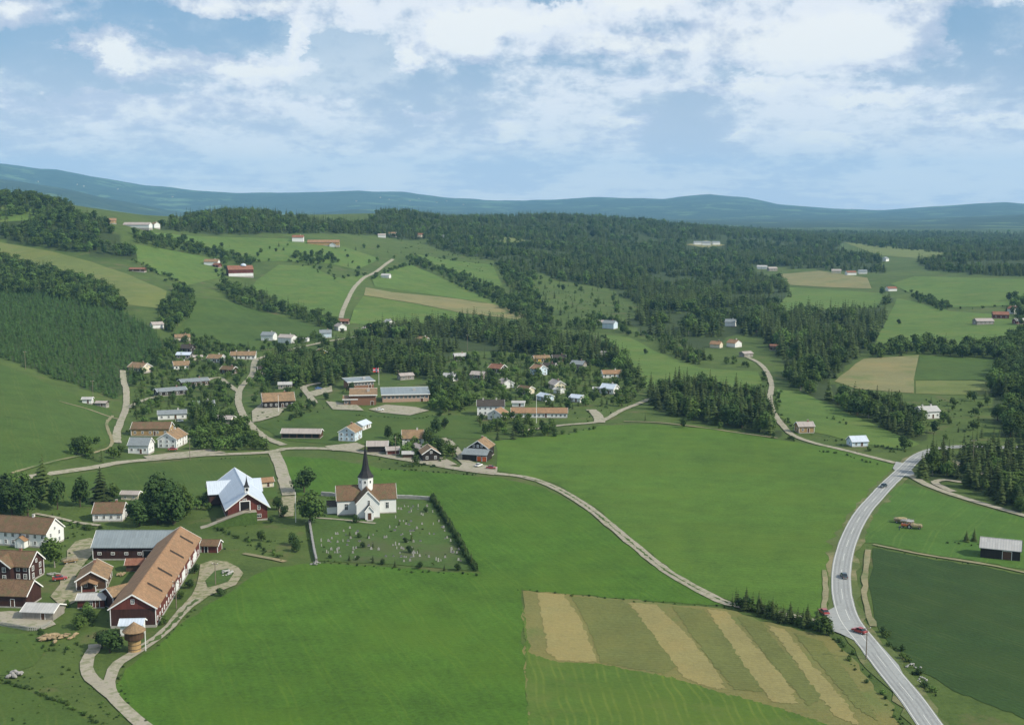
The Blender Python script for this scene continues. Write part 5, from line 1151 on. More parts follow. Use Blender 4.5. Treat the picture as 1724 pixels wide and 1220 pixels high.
# ------------------------------------------------------------------ vehicles
def wheel(parent, x, y, r_, w_):
    t_ = MB().rings([[(rr * math.cos(a), yy, rr * math.sin(a)) for a in np.linspace(0, 2 * math.pi, 14, endpoint=False)] for rr, yy in ((r_ * .85, -w_ / 2), (r_, -w_ / 3), (r_, w_ / 3), (r_ * .85, w_ / 2))]).obj('wheel', 'rubber', parent, loc=(x, y, r_))
    MB().rings([[(r_ * .55 * math.cos(a), yy, r_ * .55 * math.sin(a)) for a in np.linspace(0, 2 * math.pi, 10, endpoint=False)] for yy in (-w_ / 2 - .02, w_ / 2 + .02)]).obj('rim', 'sheet_pale', t_)
def car(px, py, deg, paint, label, z=0.0):
    x, y, gz = ground(px, py); D = math.hypot(x, y)
    root = thing('car', (x, y, gz + .22 + .0003 * D + z), R(deg), label, 'car')
    sec = [(-2.1, .45, .62, .78), (-2.05, .32, .80, .8), (-1.3, .3, .88, .84), (-.2, .3, .9, .85), (.9, .3, .88, .85), (1.9, .32, .76, .8), (2.1, .45, .6, .74)]
    MB().rings([[(a, -w_, z0), (a, w_, z0), (a, w_, (z0 + z1) / 2), (a, w_ * .93, z1), (a, -w_ * .93, z1), (a, -w_, (z0 + z1) / 2)] for a, z0, z1, w_ in sec]).obj('body', paint, root)
    cab = [(-1.55, .88, .76, .89, .74), (-1.0, .86, .77, 1.36, .62), (.25, .86, .77, 1.38, .62), (.95, .86, .77, .9, .74)]
    gh = MB().rings([[(a, -w0, z0), (a, w0, z0), (a, w1, z1), (a, -w1, z1)] for a, z0, w0, z1, w1 in cab]).obj('window', 'glass', root)
    MB().box((-.38, 0, 1.385), (1.35, 1.24, .05)).obj('roof_panel', paint, root)
    for u in (-.45, .5): MB().bar((u, -.7, .9), (u, -.63, 1.36), .08).bar((u, .7, .9), (u, .63, 1.36), .08).obj('pillar', paint, root)
    for u in (-1.3, 1.3):
        for s in (-1, 1): wheel(root, u, s * .76, .31, .2)
    for s in (-1, 1):
        MB().box((2.07, s * .55, .6), (.1, .28, .14)).obj('headlight', 'lamp', root); MB().box((-2.09, s * .6, .62), (.08, .26, .14)).obj('tail_light', 'car_red', root)
    MB().box((2.1, 0, .42), (.12, 1.45, .12)).obj('bumper', 'sheet_pale', root); MB().box((-2.1, 0, .42), (.12, 1.45, .12)).obj('bumper', 'sheet_pale', root)
    return root
car(1447, 1066, 128, 'car_red', 'red car on the main road beside the junction')
car(1420.5, 973, 88, 'car_dark', 'dark car on the straight of the main road')
car(1487, 821, 228, 'car_dark', 'dark car on the main road below the crossroads')
car(101, 977, 20, 'car_red', 'red car parked in the farmyard')
car(291, 759, 5, 'car_red', 'red car parked before the tall white roadside house')
car(302, 711, 10, 'car_white', 'white car parked by the grey-roofed bungalow')
car(827, 790, -10, 'car_red', 'red car parked by the house with orange doors')
car(806, 786, 60, 'car_white', 'white car parked by the house with orange doors')
car(536, 656, 30, 'car_blue', 'blue car parked left of the school')
car(640, 692, 10, 'car_white', 'white car parked on the school yard')
car(1387, 1034, 100, 'car_red', 'red car half hidden by the dark tree row')

def tractor(px, py, deg):
    x, y, z = ground(px, py); root = thing('tractor', (x, y, z + .1), R(deg), 'small orange tractor among the hay wagons in the right meadow', 'tractor')
    MB().rings([[(a, -w_, z0), (a, w_, z0), (a, w_ * .9, z1), (a, -w_ * .9, z1)] for a, z0, z1, w_ in ((-.3, .8, 1.5, .42), (.6, .75, 1.5, .42), (1.9, .75, 1.4, .38), (2.05, .85, 1.3, .34))]).obj('hood', 'tractor_orange', root)
    MB().box((-.9, 0, 1.0), (1.3, .7, .5)).obj('rear_body', 'tractor_orange', root); MB().box((-.8, 0, 1.45), (.5, .5, .12)).box((-1.05, 0, 1.7), (.1, .5, .5)).obj('seat', 'rubber', root)
    for s in (-1, 1):
        wheel(root, -.9, s * .8, .75, .38); wheel(root, 1.55, s * .65, .42, .24); MB().box((-.9, s * .8, 1.58), (1.2, .42, .06)).obj('mudguard', 'tractor_orange', root); MB().box((1.98, s * .28, 1.15), (.08, .16, .16)).obj('headlight', 'lamp', root)
    c = MB()
    for u, v in ((-1.4, -.6), (-1.4, .6), (.0, -.55), (.0, .55)): c.bar((u, v, 1.2), (u, v * .95, 2.45), .08)
    c.box((-.7, 0, 2.48), (1.7, 1.35, .1)).obj('cab', 'sheet_pale', root); MB().lathe([(.06, 1.4), (.05, 2.3)], 8, (1.1, .25)).obj('exhaust', 'metal_dark', root)
    MB().lathe([(.2, 1.68), (.2, 1.72)], 10, (-.25, 0)).bar((-.05, 0, 1.4), (-.25, 0, 1.7), .05).obj('steering_wheel', 'rubber', root)
tractor(1527, 889, 150)
def hay_wagon(px, py, deg, label, load, mat='hay'):
    x, y, z = ground(px, py); root = thing('hay_wagon', (x, y, z + .1), R(deg), label, 'wagon')
    MB().box((0, 0, .85), (4.6, 2.0, .16)).obj('bed', 'tan_boards', root)
    for u in (-1.3, 1.3):
        for s in (-1, 1): wheel(root, u, s * .8, .4, .22)
    for s in (-1, 1):
        rk = MB()
        for u in np.linspace(-2.2, 2.2, 7): rk.bar((u, s * .98, .9), (u, s * 1.15, 1.7), .08)
        rk.bar((-2.3, s * 1.15, 1.65), (2.3, s * 1.15, 1.65), .08).bar((-2.3, s * 1.07, 1.3), (2.3, s * 1.07, 1.3), .07).obj('rack', 'grey_boards', root)
    MB().bar((2.3, 0, .7), (4.0, 0, .55), .12).obj('drawbar', 'metal_dark', root)
    rr = random.Random(px)
    MB().rings([[(a, w_ * math.cos(t_) * rr.uniform(.75, 1.05), 1.0 + hh * max(0, math.sin(t_)) ** .6 * rr.uniform(.65, 1.3)) for t_ in np.linspace(-.1, math.pi + .1, 9)] for a, w_, hh in ((-2.3, .7, load * .5), (-1.8, 1.05, load * .9), (-.6, 1.1, load), (.7, 1.1, load * 1.05), (1.7, 1.05, load * .9), (2.25, .75, load * .5))]).obj('hay_load', mat, root)
hay_wagon(1516, 880, 165, 'pale hay wagon at the back of the group in the right meadow', .9)
hay_wagon(1527, 882, 160, 'long hay wagon beside the tractor in the right meadow', .6, 'sheet_pale')
hay_wagon(1541, 890, 165, 'small hay wagon at the right of the group in the meadow', .7)

def person(px, py):
    x, y, z = ground(px, py); root = thing('person', (x, y, z + .12), R(30), 'person in dark work clothes standing left of the tractor', 'person')
    J = [(0, 0, .92), (0, 0, 1.15), (0, 0, 1.38), (0, 0, 1.5), (0, .02, 1.62), (0, .02, 1.76), (.1, 0, .88), (.12, .02, .48), (.11, 0, .08), (.12, -.14, .04), (-.1, 0, .88), (-.12, .02, .48), (-.13, 0, .08), (-.14, -.14, .04),
         (.2, 0, 1.4), (.27, .02, 1.13), (.25, -.1, .9), (-.2, 0, 1.4), (-.27, .02, 1.13), (-.25, -.1, .9)]
    E = [(0, 1), (1, 2), (2, 3), (3, 4), (4, 5), (0, 6), (6, 7), (7, 8), (8, 9), (0, 10), (10, 11), (11, 12), (12, 13), (2, 14), (14, 15), (15, 16), (2, 17), (17, 18), (18, 19)]
    rd = [.15, .14, .17, .06, .1, .07, .1, .075, .05, .045, .1, .075, .05, .045, .07, .05, .04, .07, .05, .04]
    me = bpy.data.meshes.new('body'); me.from_pydata(J, E, []); o = link('body', me, root, 'work_clothes')
    sm = o.modifiers.new('skin', 'SKIN')
    for i, q in enumerate(rd): me.skin_vertices[0].data[i].radius = (q, q * .8)
    me.skin_vertices[0].data[0].use_root = True
    o.modifiers.new('sub', 'SUBSURF').levels = 1
    MB().lathe([(.03, 1.58), (.095, 1.63), (.105, 1.7), (.09, 1.78), (.02, 1.82)], 10, (0, .0)).obj('head', 'skin', root); MB().lathe([(.12, 1.74), (.115, 1.8), (.03, 1.85)], 10, (0, .015)).obj('cap', 'work_clothes', root)
person(1514, 893)

# ------------------------------------------------------------------ picket fence along the yard at the left edge
def picket_fence():
    pts = spline([ground(*p)[:2] for p in [(-30, 1050), (0, 1054), (25, 1058), (48, 1062), (70, 1060), (86, 1052)]], .42); o0 = pts[0]
    root = thing('picket_fence', (o0[0], o0[1], float(hgt(*o0))), 0, 'grey picket fence along the yard at the left edge', 'fence')
    pm = MB().add([(-.11, -.02, 0), (.11, -.02, 0), (.11, -.02, 1.1), (0, -.02, 1.3), (-.11, -.02, 1.1), (-.11, .02, 0), (.11, .02, 0), (.11, .02, 1.1), (0, .02, 1.3), (-.11, .02, 1.1)], [(0, 1, 2, 3, 4), (9, 8, 7, 6, 5), (0, 5, 6, 1), (1, 6, 7, 2), (2, 7, 8, 3), (3, 8, 9, 4), (4, 9, 5, 0)]).mesh('picket', 'stone_pale')
    rl = MB()
    for i in range(len(pts) - 1):
        a, b_ = pts[i], pts[i + 1]; za, zb = (float(hgt(*q)) - float(hgt(*o0)) for q in (a, b_))
        link('picket', pm, root, loc=(a[0] - o0[0], a[1] - o0[1], za + .15), rz=math.atan2(b_[1] - a[1], b_[0] - a[0]))
        for h_ in (.45, 1.0): rl.bar((a[0] - o0[0], a[1] - o0[1] + .06, za + h_), (b_[0] - o0[0], b_[1] - o0[1] + .06, zb + h_), .06, .1)
    rl.obj('rail', 'stone_pale', root)
picket_fence()
# heaps of timber and stone in the rough ground below the farm
def heap(name, label, cat, px, py, n, spread, size, mat, part, long=1.0):
    x, y, z = ground(px, py); root = thing(name, (x, y, z), 0, label, cat); rr = random.Random(px)
    FOOT.append((x, y, spread + .5))
    for k in range(n):
        a, d = rr.uniform(0, 6.28), spread * math.sqrt(rr.random()); s = size * rr.uniform(.6, 1.3)
        mb = MB().lathe([(s * .3, -s * .3), (s * .55, -s * .05), (s * .48, s * .25), (s * .2, s * .42)], 6); mb.v = [(vx * rr.uniform(.8, 1.25) * long, vy * rr.uniform(.8, 1.25), vz) for vx, vy, vz in mb.v]
        mb.obj(part, mat, root, loc=(d * math.cos(a), d * math.sin(a), s * .3 + max(0, 1 - d / spread) * size * 1.1), rz=rr.uniform(0, 3.1))
heap('timber_heap', 'heap of pale sawn timber below the farmyard', 'heap', 87, 1076, 26, 2.8, .9, 'timber_pile', 'log', 2.2)
heap('timber_heap', 'smaller scatter of timber right of the big timber heap', 'heap', 116, 1072, 12, 2.2, .6, 'timber_pile', 'log', 2.2)
heap('board_stack', 'stack of pale boards on the grass before the red farmhouse', 'heap', 90, 968, 9, 2.0, .5, 'stone_pale', 'board', 2.6)
heap('woodpile', 'pile of split logs in the farm court', 'heap', 205, 968, 16, 1.6, .6, 'timber_pile', 'log', 1.8)
hay_wagon(118, 948, 40, 'empty-looking farm wagon in the upper farmyard', .3, 'timber_pile')
heap('stone_heap', 'lone heap of grey stones in the rough field at the lower left', 'heap', 26, 1138, 20, 1.9, .9, 'granite', 'stone')
heap('stone_heap', 'pale stones on the island of the turning yard', 'heap', 380, 966, 18, 2.4, .8, 'stone_pale', 'stone')
heap('stone_heap', 'small heap of stones below the churchyard wall end', 'heap', 532, 950, 12, 1.6, .6, 'granite', 'stone')
heap('stone_heap', 'stones at the verge right of the main road', 'heap', 1537, 1122, 12, 1.8, .45, 'stone_pale', 'stone')
heap('stone_heap', 'pale stones by the lay-by right of the main road', 'heap', 1550, 1144, 10, 1.5, .45, 'stone_pale', 'stone')
# far farmhouses that show only as pale dots
rr = random.Random(5); k = 0
fm = gable_walls(15, 10, 6, 4, -4).mesh('wall', 'cream_boards'); frm = gable_roof(15, 10, 6, 4, 1, 1, .6).mesh('roof', 'tile_brown')
for px, py in [(130,311),(141,314),(198,319),(290,332),(640,333),(655,336),(690,339),(705,335),(735,341),(752,339),(780,345),(600,339),(64,306)]:
    x, y, z = ground(px, py)
    side = 'left' if px < 400 else ('middle' if px < 900 else 'right')
    o = thing('far_house', (x, y, z), rr.uniform(0, 3), f'tiny pale farmhouse on the blue ridge in the {side} distance', 'house', f'far farmhouses on the {side} ridge')
    link('wall', fm, o); link('roof', frm, o)

# ------------------------------------------------------------------ trees
leaf_mat('spruce_needles', (0.043, 0.064, 0.017), 0.65)
leaf_mat('young_needles', (0.040, 0.080, 0.020), 0.45)
leaf_mat('leaves', (0.060, 0.100, 0.019), 0.5, warm=(0.060, 0.100, 0.022))
leaf_mat('leaves_dark', (0.032, 0.060, 0.015), 0.45)
leaf_mat('leaves_light', (0.080, 0.140, 0.030), 0.4)
def spruce_crown(seed, tiers, br, r0=.19, z0=.08, droop=.32):
    """unit-height spruce: whorls of drooping boughs"""
    rr = random.Random(seed); mb = MB()
    for i in range(tiers):
        f = i / (tiers - 1); z = z0 + (1 - z0) * (f ** .92) * .97; rad = r0 * (1 - f) ** .85 * rr.uniform(.85, 1.12) + .012
        n = max(4, int(br * (1 - f * .5))); a0 = rr.uniform(0, 6)
        for k in range(n):
            a = a0 + k * 6.283 / n + rr.uniform(-.22, .22); r_ = rad * rr.uniform(.72, 1.18); w_ = r_ * rr.uniform(.42, .62); dz = r_ * droop * rr.uniform(.7, 1.6)
            ca, sa = math.cos(a), math.sin(a); hz = z + r_ * .38
            p = lambda u, v, q: (u * ca - v * sa, u * sa + v * ca, q)
            mb.add([p(0, 0, hz), p(r_ * .6, -w_, z - dz * .45), p(r_, 0, z - dz), p(r_ * .6, w_, z - dz * .45), p(r_ * .45, 0, z - dz * .1 + .012)], [(0, 1, 4), (4, 1, 2), (4, 2, 3), (0, 4, 3)])
    mb.add([(.014, 0, .93), (-.007, .012, .93), (-.007, -.012, .93), (0, 0, 1.0)], [(0, 1, 3), (1, 2, 3), (2, 0, 3)])
    return mb
def leafy_crown(seed, n, lobes, leaf, zc=.6, squash=1.0):
    """unit-height leafy crown: leaf clusters spread over and through several lobes"""
    rr = random.Random(seed); mb = MB(); L_ = []
    for k in range(lobes):
        a = rr.uniform(0, 6.28); d = rr.uniform(.05, .2) if k else 0
        L_.append((d * math.cos(a) * 1.15, d * math.sin(a) * 1.15, zc + rr.uniform(-.3, .22) * (1 if k else 0), rr.uniform(.14, .22) if k else .29))
    for i in range(n):
        cx_, cy_, cz, r_ = rr.choice(L_ + [L_[0]])
        v = Vector((rr.gauss(0, 1), rr.gauss(0, 1), rr.gauss(0, 1))).normalized(); q = r_ * (rr.random() ** .38)
        c = Vector((cx_, cy_, cz)) + Vector((v.x * q, v.y * q, v.z * q * 1.15 * squash)); c.z = max(.12, min(.995, c.z))
        nrm = (v + Vector((rr.uniform(-.7, .7), rr.uniform(-.7, .7), rr.uniform(-.3, .9)))).normalized(); t1 = nrm.orthogonal().normalized(); t1 = Matrix.Rotation(rr.uniform(0, 6.28), 3, nrm) @ t1; t2 = nrm.cross(t1)
        s = leaf * rr.uniform(.6, 1.35); m_ = c + nrm * s * .25
        mb.add([c + t1 * s, c + t2 * s * .7, c - t1 * s, c - t2 * s * .7, m_], [(0, 1, 4), (1, 2, 4), (2, 3, 4), (3, 0, 4)])
    return mb, L_
def trunk(h0=.5, r_=.02, limbs=(), seed=0):
    mb = MB().lathe([(r_ * 1.3, -.03), (r_, .05), (r_ * .75, h0 * .6), (r_ * .35, h0 + .15)], 7)
    for (a, b_, c, _) in limbs: mb.bar((0, 0, h0 * .55), (a * .8, b_ * .8, c * .95), r_ * .6)
    return mb
KINDS = {'spruce': [], 'leafy': [], 'young': []}
for s in range(4):
    c = spruce_crown(s, 12, 9, (.17, .2, .185, .215)[s]).mesh('crown', 'spruce_needles'); t_ = trunk(.75, .013).mesh('trunk', 'bark'); KINDS['spruce'].append((c, t_))
for s in range(6):
    mb, lb = leafy_crown(20 + s, 820, 8 + s % 3, .043, (.54, .58, .52, .58, .53, .56)[s]); c = mb.mesh('crown', ('leaves', 'leaves', 'leaves_dark', 'leaves', 'leaves_light', 'leaves_dark')[s]); t_ = trunk(.4, .022, lb).mesh('trunk', 'bark' if s != 3 else 'bark_pale'); KINDS['leafy'].append((c, t_))
for s in range(2): KINDS['young'].append((spruce_crown(40 + s, 7, 6, .25, .05).mesh('crown', 'young_needles'), trunk(.6, .012).mesh('trunk', 'bark')))

TREES = []          # kind, variant, x, y, z, height, width factor, where
foot = np.array(FOOT)
def clear_of(x, y, rmin=1.6):
    ok = np.ones(x.shape, bool)
    for cl, hw in ROADS:
        near = (x > cl[:, 0].min() - 12) & (x < cl[:, 0].max() + 12) & (y > cl[:, 1].min() - 12) & (y < cl[:, 1].max() + 12) & ok
        idx = np.where(near)[0]
        for ch in np.array_split(idx, max(1, len(idx) // 3000)):
            if len(ch): ok[ch] &= np.min(np.hypot(x[ch, None] - cl[None, :, 0], y[ch, None] - cl[None, :, 1]), 1) > hw + rmin
    for fx, fy, fr in foot:
        ok &= np.hypot(x - fx, y - fy) > fr * .7 + .6
        D = math.hypot(fx, fy)
        if 520 < D < 1100:               # gardens stay open on the side that faces the valley
            u = ((x - fx) * fy - (y - fy) * fx) / D; d = -((x - fx) * fx + (y - fy) * fy) / D
            ok &= ~((np.abs(u) < fr * .75) & (d > 0) & (d < 7))
    return ok
for wn_, q in WOODS.items():
    pp = np.array(q['p'], float); sp = q['sp']
    ends = np.array([ground(*p)[:2] for p in q['p']]); 
    mid = [ground(*((pp[i] + pp[(i + 1) % len(pp)]) / 2))[:2] for i in range(len(pp))]; ends = np.vstack([ends, np.array(mid)])
    x0, x1, y0, y1 = ends[:, 0].min() - 30, ends[:, 0].max() + 30, ends[:, 1].min() - 30, min(ends[:, 1].max() + 200, 7000)
    # wide woods thin out with distance, where single trees are far below a pixel apart
    bands = [(y0, y1, sp)] if y1 - y0 < 900 else [(a, min(b_, y1), s) for a, b_, s in ((y0, 2600, sp), (2600, 4200, sp * 1.35), (4200, 7000, sp * 1.9)) if a < y1]
    for a, b_, s in bands:
        nx, ny = int((x1 - x0) / s) + 1, int((b_ - a) / s) + 1
        X, Y = np.meshgrid(x0 + np.arange(nx) * s, a + np.arange(ny) * s); X = (X + RNG.uniform(-.48, .48, X.shape) * s).ravel(); Y = (Y + RNG.uniform(-.48, .48, Y.shape) * s).ravel()
        Z = hgt(X, Y); px, py = project(X, Y, Z); jit = np.clip(600 / np.hypot(X, Y), 0, 1) * 3
        k = inside(q['p'], px + RNG.normal(0, 2, px.shape), py + RNG.normal(0, 1, py.shape)) & seen(X, Y, px, py)
        for a0, b0, a1, b1 in ((1155, 404, 1225, 425), (1268, 448, 1312, 466), (1214, 545, 1246, 568), (1004, 552, 1046, 576), (1400, 455, 1462, 474)): k &= ~((px > a0) & (px < a1) & (py > b0) & (py < b1))
        X, Y, Z = X[k], Y[k], Z[k]
        if wn_ in ('mid_wood', 'big_wood', 'village_ridge', 'village_north', 'right_mass', 'hilltop', 'brook_belt', 'back_forest', 'mid_hill', 'slope_band', 'saddle'):
            g = vnoise(X, Y, 1 / 75) + .7 * vnoise(X, Y, 1 / 26) > (-.16 if wn_ in ('back_forest', 'big_wood', 'hilltop') else -.3); X, Y, Z = X[g], Y[g], Z[g]
        k = clear_of(X, Y) if wn_ != 'road_hedge' else X < 1e9; X, Y, Z = X[k], Y[k], Z[k]
        hs = RNG.uniform(*q['h'], len(X)) * (1 + .25 * vnoise(X, Y, 1 / 70)); sel = RNG.random(len(X)) + .5 * vnoise(X, Y, 1 / 60) < q['s']
        if s > sp: hs *= 1.12
        for i in range(len(X)):
            kd = 'young' if q.get('young') else ('spruce' if sel[i] else 'leafy')
            TREES.append((kd, RNG.integers(len(KINDS[kd])), X[i], Y[i], Z[i], hs[i] * (1 if kd != 'leafy' else .88), RNG.uniform(.95, 1.35), wn_))

def grow(kd, var, x, y, z, h, wf, label, group=None, rz=None):
    c, t_ = KINDS[kd][var]
    o = thing('spruce_tree' if kd == 'spruce' else ('young_spruce' if kd == 'young' else 'leafy_tree'), (x, y, z - .1), random.uniform(0, 6.28) if rz is None else rz, label, 'tree', group)
    o.scale = (h * wf, h * wf, h); link('trunk', t_, o); link('crown', c, o); return o
# trees that can be singled out
SINGLE = [
 (512,829,11,'leafy',2,1.25,'round dark tree at the end of the church lane'),
 (522,882,14,'leafy',4,1.15,'big light green tree left of the church front'),
 (600,880,3.6,'leafy',2,1.2,'dark bush against the church front'),
 (20,866,14,'leafy',2,1.2,'dark broad tree behind the long white farmhouse, left of two'),
 (47,869,13,'leafy',2,1.2,'dark broad tree behind the long white farmhouse, right of two'),
 (2,852,13,'leafy',5,1.2,'dark tree at the left edge behind the farmhouse'),
 (74,836,16.5,'spruce',3,1.5,'tall dark spruce behind the farm, leftmost of three'),
 (97,857,13,'leafy',2,.8,'slender dark tree beside the tall dark spruce behind the farm'),
 (135,853,13,'leafy',5,.75,'slender tree behind the farm garden path'),
 (170,846,14,'spruce',1,1.7,'broad spruce left of the grey-roofed garden house'),
 (190,842,8,'leafy',0,1.0,'small tree behind the grey-roofed garden house'),
 (262,868,18,'leafy',2,.95,'tallest tree of the group behind the grey-roofed barn'),
 (292,882,16,'leafy',5,1.05,'dark tree at the right of the group behind the grey-roofed barn'),
 (235,885,11,'leafy',2,1.2,'dark round tree hiding the garden house corner'),
 (308,872,13,'leafy',0,.9,'lighter tree at the right end of the group behind the grey-roofed barn'),
 (278,870,15,'leafy',2,1.0,'dark tree in the middle of the group behind the grey-roofed barn'),
 (196,931,7.4,'leafy',2,1.25,'dark round tree before the grey-roofed barn'),
 (92,955,10.5,'leafy',3,.95,'pale-stemmed birch beside the white farmhouse gable'),
 (82,940,7,'leafy',0,1.1,'small tree at the white farmhouse corner'),
 (133,1057,4.6,'leafy',0,1.5,'bushy tree below the farmyard'),
 (150,1045,4.2,'leafy',2,1.5,'dark bush below the reddish tool shed'),
 (185,1098,7.2,'leafy',2,1.3,'large dark bush left of the silo'),
 (172,1090,5.5,'leafy',5,1.3,'smaller dark bush left of the silo'),
 (328,965,3.4,'leafy',2,1.3,'round bush against the long barn, upper one'),
 (318,990,3.4,'leafy',2,1.3,'round bush against the long barn, middle one'),
 (303,1007,3.0,'leafy',0,1.3,'round bush against the long barn, lower one'),
 (275,1050,3.2,'leafy',0,1.3,'bush below the long barn gable corner'),
 (372,1002,2.8,'leafy',2,1.5,'low bush on the turning yard island'),
 (130,765,9,'leafy',2,1.15,'dark tree clump at the slope field corner, left'),
 (145,768,8.5,'leafy',0,1.1,'dark tree clump at the slope field corner, right'),
 (495,917,4.8,'leafy',2,1.2,'dark bush left of the churchyard wall, upper'),
 (500,928,4.4,'leafy',5,1.2,'dark bush left of the churchyard wall, lower'),
 (440,910,4.6,'leafy',0,1.0,'small tree on the lawn before the silver-roofed barn'),
 (455,880,3,'leafy',2,1.3,'bush at the silver-roofed barn corner'),
 (466,858,6,'leafy',2,1.1,'dark tree right of the silver-roofed barn'),
 (478,870,5,'leafy',5,1.1,'bush beside the churchyard steps'),
 (780,558,19,'leafy',2,.85,'tall broad tree at the edge of the tan hill strip'),
 (735,728,8.5,'leafy',5,1.0,'tall tree behind the steep tan-roofed house'),
 (748,722,6.5,'leafy',2,1.0,'smaller tree behind the steep tan-roofed house'),
 (655,738,7,'leafy',2,1.0,'dark tree left of the steep tan-roofed house'),
 (668,745,6,'leafy',0,1.0,'small tree beside the steep tan-roofed house'),
 (690,762,5.5,'leafy',2,1.2,'dense dark bush before the steep tan-roofed house'),
 (755,762,6,'leafy',0,1.3,'round green tree left of the house with orange doors'),
 (1523,756,7.5,'leafy',2,1.15,'round dark tree at the main road bend'),
 (1627,912,4.2,'spruce',1,1.5,'small spruce, left of two beside the hay barn'),
 (1640,911,4.6,'spruce',2,1.5,'small spruce, right of two beside the hay barn'),
 (1486,496,11,'leafy',2,1.1,'round tree beside the white house between far right meadows'),
 (1513,546,6,'leafy',2,1.1,'lone bush in the far right meadow'),
 (1087,596,5,'leafy',2,1.0,'lone bush in the middle meadow'),
 (740,702,4.5,'leafy',2,1.2,'round bush right of the school field corner'),
 (855,652,7.5,'leafy',2,1.3,'round dark tree beside a white garden cottage'),
 (505,702,4,'leafy',2,1.2,'dark bush at the school field edge, right'),
 (490,708,4,'leafy',2,1.2,'dark bush at the school field edge, left'),
 (549,672,5,'leafy',5,1.2,'dark tree left of the brick school hall'),
 (590,663,8,'leafy',2,1.0,'dark tree before the back school block'),
 (520,690,4.5,'leafy',2,1.1,'dark tree right of the black-boarded hall'),
 (990,585,12,'leafy',2,1.1,'broad dark tree below the white-blue villa'),
 (818,730,6,'leafy',2,1.1,'tree above the meadow left of the terraced house front'),
 (838,741,6,'spruce',0,1.2,'spruce at the top left corner of the big meadow'),
]
for (px, py, h, kd, var, wf, lab) in SINGLE:
    x, y, z = ground(px, py); grow(kd, var, x, y, z, h, wf, lab)
# churchyard shrubs
for k, (px, py) in enumerate([(589,902),(605,905),(620,906),(683,913),(693,910),(610,922),(628,922),(690,930),(704,930),(716,862),(672,884),(555,940),(588,944),(602,943),(628,947),(645,950),(665,955),(706,958),(748,960),(770,960)]):
    x, y, z = ground(px, py); kd, var = (('spruce', k % 4), ('leafy', 2))[k % 2]
    grow(kd, var, x, y, z, random.uniform(1.6, 3.0), 1.25, ('small conical evergreen' if kd == 'spruce' else 'low dark shrub') + (' among the graves' if k < 11 else ' at the lower edge of the churchyard'), 'shrubs of the churchyard')
# individuals: the ones that show largest; the rest as one mass of each kind
rest = {'spruce': [], 'leafy': [], 'young': []}
for kd, word in (('spruce', 'dark spruce'), ('leafy', 'leafy tree')):
    lst = sorted([t_ for t_ in TREES if t_[0] == kd], key=lambda t_: -t_[5] / math.hypot(t_[2], t_[3]))
    vis = []
    for t_ in lst:
        px, py = project(t_[2], t_[3], t_[4])
        if len(vis) < 285 and -20 < px < 1744 and py < 1230 and WOODS[t_[7]]['at']: vis.append(t_)
        else: rest[kd].append(t_)
    by = {}
    for t_ in vis: by.setdefault(t_[7], []).append(t_)
    for wn_, grp in by.items():
        at = WOODS[wn_]['at']; P_ = np.array([project(t_[2], t_[3], t_[4]) for t_ in grp]); hm = np.median([t_[5] for t_ in grp])
        cuts = np.quantile(P_[:, 0], [.2, .4, .6, .8]); ymed = np.median(P_[:, 1])
        for (_, var, x, y, z, h, wf, _w), (px, py) in zip(grp, P_):
            if len(grp) < 6: place, tall = (', ' + ('leftmost', 'second', 'third', 'fourth', 'fifth')[int((P_[:, 0] < px).sum())] + ', ', '')
            else:
                place = (', far left, ', ', left, ', ', central, ', ', right, ', ', far right, ')[int(np.searchsorted(cuts, px))]
                tall = ('tall ' if h > hm else 'lower ') + ('front ' if py > ymed else 'rear ')
            look = ('slim ' if wf < 1.12 else 'broad ') if kd == 'spruce' else ('', '', 'dark ', '', 'pale ', 'dark ')[int(var)]
            grow(kd, int(var), x, y, z, h, wf, f"{tall}{look}{word}{place or ' '}{at}", f'{word}s {at}')
# the row beside the junction, planted close
for i, q in enumerate(spline([ground(*p)[:2] for p in [(1236, 1022), (1270, 1030), (1310, 1042), (1350, 1054), (1388, 1066)]], 2.1)):
    x, y = q[0] + random.uniform(-.8, .8), q[1] + random.uniform(-1.2, 1.2); kd = 'spruce' if i % 3 == 0 else 'leafy'
    rest[kd].append((kd, (i % 4) if kd == 'spruce' else (2, 5, 0)[i % 3], x, y, float(hgt(x, y)), random.uniform(3.2, 5.4), random.uniform(1.1, 1.5), 'road_hedge'))
rest['young'] = [t_ for t_ in TREES if t_[0] == 'young']

